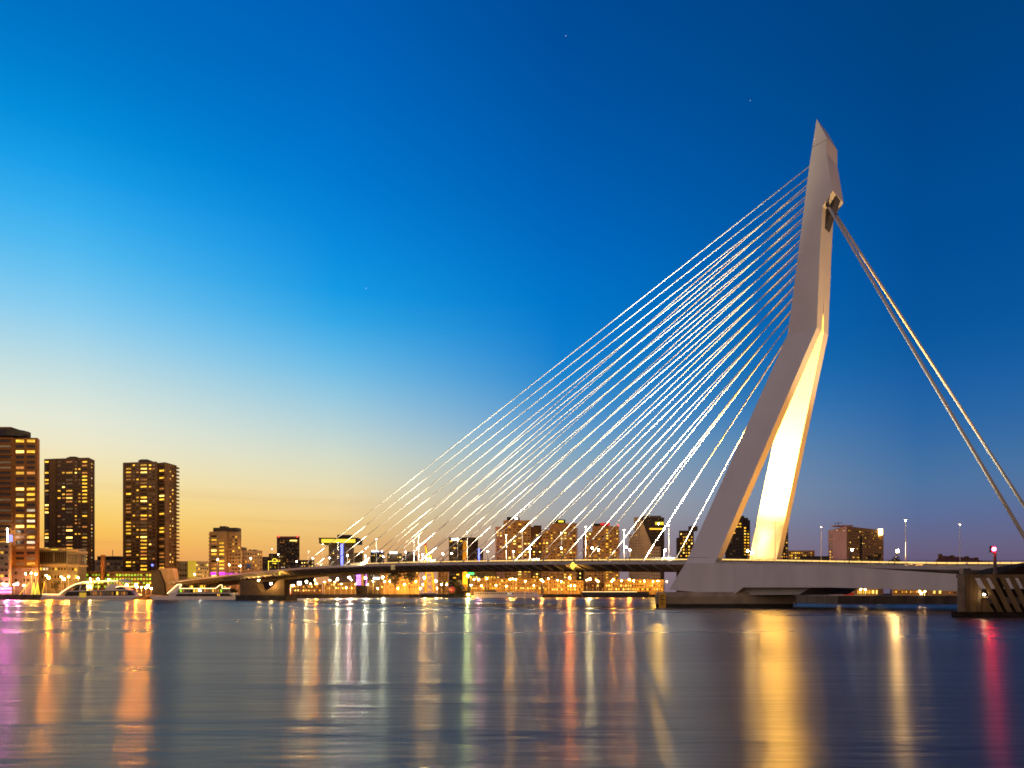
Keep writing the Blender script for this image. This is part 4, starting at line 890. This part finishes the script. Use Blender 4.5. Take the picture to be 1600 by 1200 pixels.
for i, (xa, ya, xb, yb, lab) in enumerate(((30, 930, 46, 911, 'yellow lit gangway boom leaning up beside the cones'), (66, 928, 70, 909, 'yellow lit slanted mast behind the moored boat stern'))):
    t = thing('lit_boom', lab, 'boom', W(xa, ya, 444)); mb = MB(); mb.tube(W(xa, ya, 444), W(xb, yb, 444), .28, 6); mb.build('boom', yelp, t); mb = MB(); mb.tube(W(xa, ya-.8, 443.6), W(xb, yb-.8, 443.6), .12, 4); mb.build('light_line', E_YEL, t)
t = thing('red_dome', 'small red glowing dome tent on the quay', 'dome', W(706, 926, 678)); mb = MB(); mb.ball(W(706, 921.5, 678), 3.2); mb.build('dome', emit('red_tent_glow', (1, .03, .02), .7, .3), t); mb = MB(); mb.pbox(700, 712, 922.5, 927, 677, 5); mb.build('base', darkw, t)
t = thing('kiosk', 'orange lit kiosk right beside the north bridge pier', 'kiosk', W(448, 928, 550)); mb = MB(); mb.pbox(444.5, 452, 914, 928, 550, 4); mb.build('wall', redp, t); mb = MB(); mb.pbox(445.5, 451, 917, 923, 549.6, .4); mb.build('window', emit('kiosk_glow', (1, .22, .03), 12, .3), t)

# ------------------------------------------------------------------ boats
def strip(pts, Y, r, m, parent, name='glow_line'):
    mb = MB(); mb.path([W(x, y, Y) for x, y in pts], r); return mb.build(name, m, parent)
BY = 422
bt = thing('tour_boat', 'white tour boat with high arched roof outlined by a light strip', 'boat', W(145, 937.5, BY+4))
mb = MB()
hp = [(66, 930), (62, 937.9), (205, 937.9), (224, 929.5), (205, 930.5), (110, 931.5)]
mb.ppoly(hp, BY, 9); mb.build('hull', hullw, bt)
mb = MB(); mb.ppoly([(64, 934.2), (215, 934.2), (214, 934.9), (64, 934.9)], BY-.15, .3); mb.build('rubbing_strake', hulld, bt)
mb = MB(); mb.ppoly([(100, 931), (107, 923), (188, 922.5), (200, 922.5), (212, 930)], BY+.8, 7.4); mb.build('lower_cabin', dglass, bt)
mb = MB(); mb.ppoly([(106, 923.2), (188, 921.7), (200, 922.5), (106, 924.4)], BY+.5, 8); mb.build('deck_edge', hullw, bt)
mb = MB(); mb.ppoly([(112, 923), (124, 914.5), (135, 912), (135, 923)], BY+1.2, 6.6); mb.build('stern_cabin', dglass, bt)
mb = MB(); mb.ppoly([(165, 922), (171, 913), (180, 912.5), (188, 915), (199, 921.8)], BY+1.2, 6.6); mb.build('wheelhouse', hullw, bt)
mb = MB(); mb.ppoly([(182, 917.5), (188, 915.8), (197, 920.6), (181, 920.6)], BY+1.05, .2); mb.build('wheelhouse_window', dglass, bt)
arc = [(87, 928.5), (92, 928.8), (98, 924), (107, 918), (118, 912.5), (130, 909.2), (142, 908), (160, 907.5), (184, 907.3)]
mb = MB(); 
for a, c in zip(arc[1:], arc[2:]): mb.ext([W(a[0], a[1], BY+.6), W(c[0], c[1], BY+.6), W(c[0], c[1]+1.6, BY+.6), W(a[0], a[1]+1.6, BY+.6)], (0, 7.6, 0))
mb.build('arched_roof', hullw, bt); strip([(66, 928.4), (87, 928.5)]+arc[1:], BY+.2, .22, E_STRIP, bt); strip([(181, 917.5), (188, 916.3), (197, 916.2), (209, 917)], BY+1, .16, E_STRIP, bt)
mb = MB(); mb.ppoly([(184, 907.5), (189, 904.8), (195, 907), (200, 910), (186, 909.6)], BY+2, 5); mb.build('roof_pod', hullw, bt)
mb = MB(); mb.ppoly([(164, 922), (168, 911), (169.5, 911), (166, 922)], BY+1, .6); mb.build('pillar', hullw, bt)
for k, x in enumerate((144, 178, 126)): mb = MB(); mb.ppoly([(x, 909.5), (x+1.6, 909.5), (x-1, 923), (x-2.6, 923)], BY+1, .6); mb.build('pillar', hullw, bt)
mb = MB(); mb.ball(W(139, 916.5, BY+1.6), .9, sz=.7); mb.ball(W(142, 918, BY+1.6), .5); mb.build('deck_lamp', E_SODW, bt)
mb = MB(); mb.pbox(127, 141, 913, 919.5, BY+3, 1); mb.build('lit_saloon', E_LIT, bt)
mb = MB(); mb.pbox(123.8, 134, 926, 933.5, BY-.12, .6); mb.build('lit_doorway', emit('doorway_light', (1, .6, .03), 1.1, .4), bt)
for k in range(18):
    mb = MB(); x = 141+3.7*k
    if x > 203: break
    mb.pbox(x, x+2.6, 924.3, 929.6, BY+.62, .2); mb.build('window', random.choice([E_DIM, E_ORG, E_DIM, dglass, E_LIT]), bt)
for k in range(3): mb = MB(); mb.pbox(103+4*k, 105+4*k, 930.5, 931.8, BY-.1, .2); mb.build('porthole', dglass, bt)
for k in range(10): mb = MB(); x = 67+2.2*k; mb.tube(W(x, 931, BY+.3), W(x, 928.4, BY+.3), .06, 4); mb.build('stanchion', steel, bt)
# second boat
BY = 428
bt = thing('tour_boat', 'white tour boat with dark window band and stepped light outline beside the pier', 'boat', W(305, 937.5, BY+4))
mb = MB(); mb.ppoly([(232, 931), (240, 937.6), (365, 937.6), (385, 932), (370, 931.5), (300, 932.5), (262, 932)], BY, 9); mb.build('hull', hullw, bt)
mb = MB(); mb.ppoly([(262, 932.5), (268, 926.5), (362, 926), (372, 932)], BY+.7, 7.6); mb.build('lower_cabin', hullw, bt)
mb = MB(); mb.ppoly([(274, 931.7), (277, 928), (357, 927.6), (364, 931.7)], BY+.5, .4); mb.build('window_band', dglass, bt)
mb = MB(); mb.ppoly([(276, 926), (279, 919.5), (360, 919.5), (366, 926)], BY+1.2, 6.6); mb.build('upper_cabin', dglass, bt)
mb = MB(); mb.ppoly([(262, 928), (277, 913.5), (283, 913.5), (281, 919.5), (276, 926.5), (266, 931)], BY+.9, .8); mb.build('stern_fin', hullw, bt)
mb = MB(); mb.pbox(264, 364, 926, 927.2, BY+.45, 8); mb.build('deck_edge', hullw, bt)
strip([(261, 927.5), (277, 913.2), (283.5, 913), (281, 919.4), (336.5, 919.4), (344, 914), (347, 914), (347.2, 919.3), (359, 919.3)], BY+.5, .2, E_STRIP, bt)
for k in range(19): mb = MB(); x = 281+4.2*k; mb.pbox(x, x+2.8, 920.6, 925.3, BY+1.05, .2); mb.build('window', random.choice([E_DIM, E_ORG, E_LIT, dglass, E_DIM, E_GRN if k % 5 == 0 else E_DIM]), bt)
for k in range(2): mb = MB(); mb.pbox(339.5+2.6*k, 340.6+2.6*k, 928.3, 931.2, BY+.4, .15); mb.build('window', E_LIT, bt)
mb = MB(); mb.pbox(290, 330, 908.5, 917, BY+14, 2); mb.build('jetty_wall', darkw, bt) if False else None
mb = MB(); mb.ball(W(312, 922.5, BY+.8), .5); mb.build('deck_lamp', E_WLAMP, bt)
# jetty shelter behind second boat
t = thing('jetty_shelter', 'lit landing shelter behind the boat with stepped light outline', 'shelter', W(318, 929, 500)); mb = MB(); mb.pbox(284, 372, 908.5, 910, 498, 8); mb.build('roof', tan, t)
for k in range(9): mb = MB(); x = 286+10.4*k; mb.pbox(x, x+1, 910, 930, 499, .6); mb.build('post', dsteel, t)
for (xa, xb) in ((312, 320), (296, 301), (346, 352)): mb = MB(); mb.pbox(xa, xb, 911.5, 919, 503, .5); mb.build('lit_panel', E_LIT, t)
mb = MB(); mb.ball(W(373.5, 909.5, 494), .55); mb.build('lamp', E_SODW, t)
# river boat
BY = 640
bt = thing('river_cruiser', 'long low white river cruiser moored before the orange quay building', 'boat', W(790, 933, BY+3))
mb = MB(); mb.ppoly([(733, 930), (736, 934.2), (842, 934.2), (849, 929.5), (842, 930), (745, 930.5)], BY, 9); mb.build('hull', hullw, bt)
mb = MB(); mb.ppoly([(740, 930.4), (742, 925), (838, 924.5), (843, 930)], BY+1, 7); mb.build('cabin', hullw, bt); mb = MB(); mb.pbox(757, 775, 922.5, 925, BY+2, 5); mb.build('upper_cabin', darkw, bt)
for k in range(26): mb = MB(); x = 743+3.6*k; mb.pbox(x, x+2.2, 926.2, 928.4, BY+.8, .25); mb.build('window', GL['w'] if 790 <= x <= 797 else (E_ORG if x > 800 and k % 2 else random.choice([E_DIM, dglass])), bt)
mb = MB(); p = W(733.5, 932, BY-.5); mb.ball(p, .55); mb.build('green_light', E_GRNL, bt)
t = thing('workboat', 'small dark workboat with orange lights at the cruiser bow', 'boat', W(728, 933, 630)); mb = MB(); mb.ppoly([(724, 930.5), (725, 934.5), (735, 934.5), (737, 930.5)], 628, 4); mb.build('hull', hulld, t); mb = MB(); mb.pbox(727, 731, 926, 930.5, 629, 3); mb.build('wheelhouse', darkw, t); mb = MB(); mb.ball(W(731.5, 929, 627.5), .5); mb.build('lamp', E_SOD, t)
# ship across the harbour, barge
BY = 900
bt = thing('white_ship', 'white ship moored across the harbour under the girder', 'boat', W(1290, 932, BY+4)); mb = MB(); mb.ppoly([(1262, 924.5), (1266, 931.8), (1330, 931.8), (1330, 925)], BY, 12); mb.build('hull', hullw, bt)
for k in range(12): mb = MB(); x = 1268+5*k; mb.pbox(x, x+2, 926.5, 928, BY-.3, .4); mb.build('window', E_HOT if k in (2, 6) else E_DIM, bt)
t = thing('barge', 'long dark barge with a pale deck light line on the far bank', 'barge', W(960, 933, 656)); mb = MB(); mb.ppoly([(908, 927.5), (912, 934), (1012, 934), (1016, 927)], 652, 8); mb.build('hull', hulld, t); strip([(910, 924.6), (995, 924.6)], 651.5, .16, E_STRIP, t, 'deck_light'); mb = MB(); mb.pbox(976, 983, 921.5, 927.6, 654, 5); mb.build('wheelhouse', tan, t); mb = MB(); mb.pbox(908, 1014, 924.8, 927.6, 654, 5); mb.build('hatch', hulld, t)
t = thing('mooring_post', 'short mooring post in the water beyond the pylon pier', 'post', W(1243, 944, 250)); mb = MB(); mb.tube(W(1243, 945, 250)-V((0, 0, 1)), W(1243, 931.5, 250), .4, 8); mb.build('pile', timber, t); mb = MB(); mb.ball(W(1236.5, 930.3, 232), .22); mb.build('lamp', E_WLAMP, t)
t = thing('channel_buoy', 'small buoy in open water before the orange quay', 'buoy', W(945.5, 950, 190)) if False else None

# ------------------------------------------------------------------ quay lamps
ORD = 'first second third fourth fifth sixth seventh eighth ninth tenth eleventh twelfth thirteenth fourteenth'.split()
def qlamp(x, y, Y, label, group, bulb=None, s=1.0):
    base = V(((x-CX)/F*Y, Y, GZ)); return post(base, zpx(y, Y)-GZ, bulb or bulb_s, 'street_lamp', label, group, head=False, hs=s)
for k, (x, y) in enumerate(((40, 896), (49, 895), (56, 897), (72, 899))): qlamp(x, y, 441+x % 3, 'orange street lamp before the glass hall, %s from the frame edge' % ORD[k], 'street lamps by the glass hall')
for k, (x, y) in enumerate(((96, 901), (107, 901), (122, 902))): qlamp(x, y, 443, 'orange street lamp behind the arched tour boat, %s from its stern' % ORD[k], 'street lamps behind the arched boat')
for k, (x, y) in enumerate(((141, 904), (153, 904), (170, 905))): qlamp(x, y, 444, 'orange street lamp before the green lit garage, %s from the glass hall' % ORD[k], 'street lamps before the garage')
for k, (x, y) in enumerate(((214, 917), (221, 917), (228, 917.5), (236, 919))): qlamp(x, y, 445, 'bright low lamp between the two tour boats, %s from the arched boat' % ORD[k], 'lamps between the tour boats', bulb_sw)
for k, (x, y) in enumerate(((4, 912), (22, 913))): qlamp(x, y, 441, 'added quay lamp before the pale banded office, %s from the frame edge' % ORD[k], 'lamps added before the pale office', bulb_sw, .8)  # two lamps added to warm the office front
qlamp(37, 914, 442, 'big bright lamp low on the quay beside the yellow cones', 'low quay lamps', bulb_sw)
for k, (x, y) in enumerate(((281, 868+45), (272, 917))): qlamp(x, y, 492, 'lamp under the bridge abutment, %s from the north pier' % ORD[k], 'abutment lamps', bulb_sw)
qlamp(304, 897, 553, 'white lamp at the foot of the glowing stair tower', 'stair tower lamps', bulb_sw)
for k, (x, y) in enumerate(((340, 870), (358, 878), (375, 880), (392, 868))): qlamp(x, y+4, 556, 'street lamp on the approach road, %s from the stair tower' % ORD[k], 'approach road lamps', bulb_sw)
qlamp(435, 866, 600, 'cool lamp on the approach before the slab tower', 'approach lamps', bulb_w); qlamp(425, 858, 620, 'high lamp above the neon crowned block', 'approach lamps', bulb_w)
R2 = random.Random(11)
for k, x in enumerate([457, 463, 470, 478, 485, 492, 499, 507, 515, 523, 533, 541, 549, 556]):
    qlamp(x, R2.choice((906, 909, 912, 916, 918)), 588+(x-450)*.25+R2.uniform(-2, 8), 'orange street lamp on the crowded quay, %s from the north pier' % ORD[k], 'quay lamps right of the north pier', bulb_s if R2.random() < .7 else bulb_sw)
for k, x in enumerate([565, 574, 583, 590, 601, 609, 622, 632, 650, 657, 661, 683, 690, 698]):
    qlamp(x, R2.choice((908, 913, 917, 919)), 660+R2.uniform(-4, 6), 'orange street lamp on the tree lined quay, %s from the violet light screen' % ORD[k], 'quay lamps around the trees', bulb_s if R2.random() < .7 else bulb_sw)
for k, x in enumerate([736, 741, 752, 761, 775, 791, 802, 806, 821, 834, 848]):
    qlamp(x, R2.choice((904, 905, 908, 914, 915)), 668+R2.uniform(-2, 2), 'orange street lamp before the long orange quay building, %s from the yellow column' % ORD[k], 'quay lamps before the long building')
for k, x in enumerate([857, 871, 877, 892, 898, 917, 932, 935]):
    qlamp(x, R2.choice((904, 906, 908, 915)), 677+R2.uniform(-2, 2), 'orange street lamp below the red roofed tower, %s from the river cruiser stern' % ORD[k], 'quay lamps below the red roofed tower')
for k, x in enumerate([956, 971, 990, 1007, 1020, 1028, 1042]):
    qlamp(x, 907.5+R2.uniform(-.6, .8), 681 if x < 1000 else 686, 'orange street lamp below the wedge office, %s from the barge wheelhouse side' % ORD[k], 'quay lamps below the wedge office')
for k, (x, y) in enumerate(((1311, 919), (1345, 920.5), (1352, 921), (1437, 923), (1445, 924), (1440, 927))): qlamp(x, y, 300, 'small lamp on the harbour quay under the girder, %s from the pylon' % ORD[k], 'harbour quay lamps', bulb_sw, .6)
LENS = [(10, 914, 443, (1, .12, .6), .6, 'added violet pink light before the pale banded office'), (27, 912, 443, (1, .3, .6), .4, 'added pinkish light between the pale office and the light cones'), (76, 903, 443, (1, .27, .012), 1.0, 'added orange light just right of the light cones'), (100, 905, 444, (1, .36, .04), .3, 'added small light above the arched boat stern'),
 (198, 914, 446, (1, .3, .02), .5, 'added light above the arched boat bow'), (212, 914, 446, (1, .27, .01), 1.0, 'added orange light above the bow of the arched boat, brighter'), (231, 915, 446, (1, .27, .01), .8, 'added orange light at the foot of the dark pavilion slab'), (312, 912, 496, (1, .75, .5), .35, 'added pale light over the landing shelter'), (343, 910, 510, (1, .36, .05), .5, 'added light at the end of the landing shelter'),
 (447, 909, 548, (1, .16, .03), 1.3, 'added reddish light above the orange kiosk'), (458, 915, 560, (1, .36, .05), .5, 'added low light between kiosk and white light panel'), (479, 909, 575, (1, .68, .25), .9, 'added pale light right of the white light panel'), (494, 912, 585, (1, .27, .012), .9, 'added orange light over the low terrace row'), (527, 905, 600, (.95, .85, .5), .8, 'added pale light over the orange terrace building'), (546, 902, 610, (1, .6, .6), .6, 'added pinkish light left of the violet light screen'),
 (571, 903, 640, (.9, .9, .65), .7, 'added pale light before the violet light screen'), (598, 902, 648, (.9, .9, .6), .6, 'added pale light left of the big dark trees'), (663, 903, 656, (1, .5, .1), .9, 'added warm light at the golden crane leg'), (681, 908, 657, (1, .7, .3), .5, 'added warm light right of the golden crane'), (731, 900, 660, (.8, 1, .35), .8, 'added greenish light beside the yellow column'), (748, 906, 662, (1, .4, .5), .5, 'added rosy light above the river cruiser bow'),
 (797, 905, 664, (1, .45, .08), .6, 'added warm light above the middle of the river cruiser'), (846, 906, 667, (1, .38, .06), .6, 'added warm light at the river cruiser stern'), (890, 903, 671, (1, .24, .04), 1.6, 'added red orange light below the yellow channel diamond'), (921, 905, 672, (1, .75, .3), .8, 'added yellowish light right of the channel diamond'), (958, 906, 674, (1, .3, .02), .7, 'added orange light left of the wedge office base'), (983, 906, 676, (1, .3, .02), .8, 'added orange light under the slanted wall of the wedge office'), (1029, 818.5, 766, (1, .55, .06), 1.2, 'glaring floodlight high on the glass side of the wedge office')]
lens_me = {}
hs_me = shared('housing', lambda m: m.hexa([(-.62, .1, -.62), (.62, .1, -.62), (.62, .1, .62), (-.62, .1, .62)], [(-.5, .8, -.5), (.5, .8, -.5), (.5, .8, .5), (-.5, .8, .5)]), [dsteel])
for x, y, Y, c, f, lab in LENS:  # all but the wedge office one added to throw coloured columns on the river
    p = W(x, y, Y); hi = Y > 700; base = V((p.x, Y+.4, GZ)) if not hi else p+V((0, .8, 0))
    t = thing('reflection_light', lab, 'floodlight', base, 'shielded lights facing the river for its reflections')
    if not hi: link('pole', dpole_me, t, V((0, 0, 0)), 0, (1, 1, p.z-GZ))
    hd = link('housing', hs_me, t, p-base)
    k = '%.2f_%.2f_%.2f_%.1f' % (*c, f)
    mb = MB(); mb.poly([(.52*cos(2*pi*a/12), -.02, .52*sin(2*pi*a/12)) for a in range(12)]); mb.poly([(.56*cos(2*pi*a/12), .08, .56*sin(2*pi*a/12)) for a in range(12)])
    link('lens', mb.mesh('lens', emit('reflection_lens_'+k, c, 10500*f)), hd, V((0, 0, 0)))
for x, y, Y, lab in ((423, 912, 391, 'lamp glaring on the notch of the north bridge pier'), (404, 907.3, 404, 'lamp under the deck above the north pier')):
    t = thing('pier_lamp', lab, 'lamp', W(x, y, Y)); mb = MB(); mb.ball(W(x, y, Y), .45); mb.build('bulb', E_SODW, t); mb = MB(); mb.tube(W(x, y, Y), W(x, y, Y)+V((0, 2.5, .4)), .1, 5); mb.build('bracket', dsteel, t)
t = thing('sign_lamp', 'white glaring light panel on the quay right of the north pier', 'sign', W(467, 912, 560)); mb = MB(); mb.pbox(464.5, 470.5, 908.5, 914, 572, .6); mb.build('panel', E_WHT, t); mb = MB(); mb.pbox(466.8, 468.2, 914, 930, 572.1, .4); mb.build('post', dsteel, t)
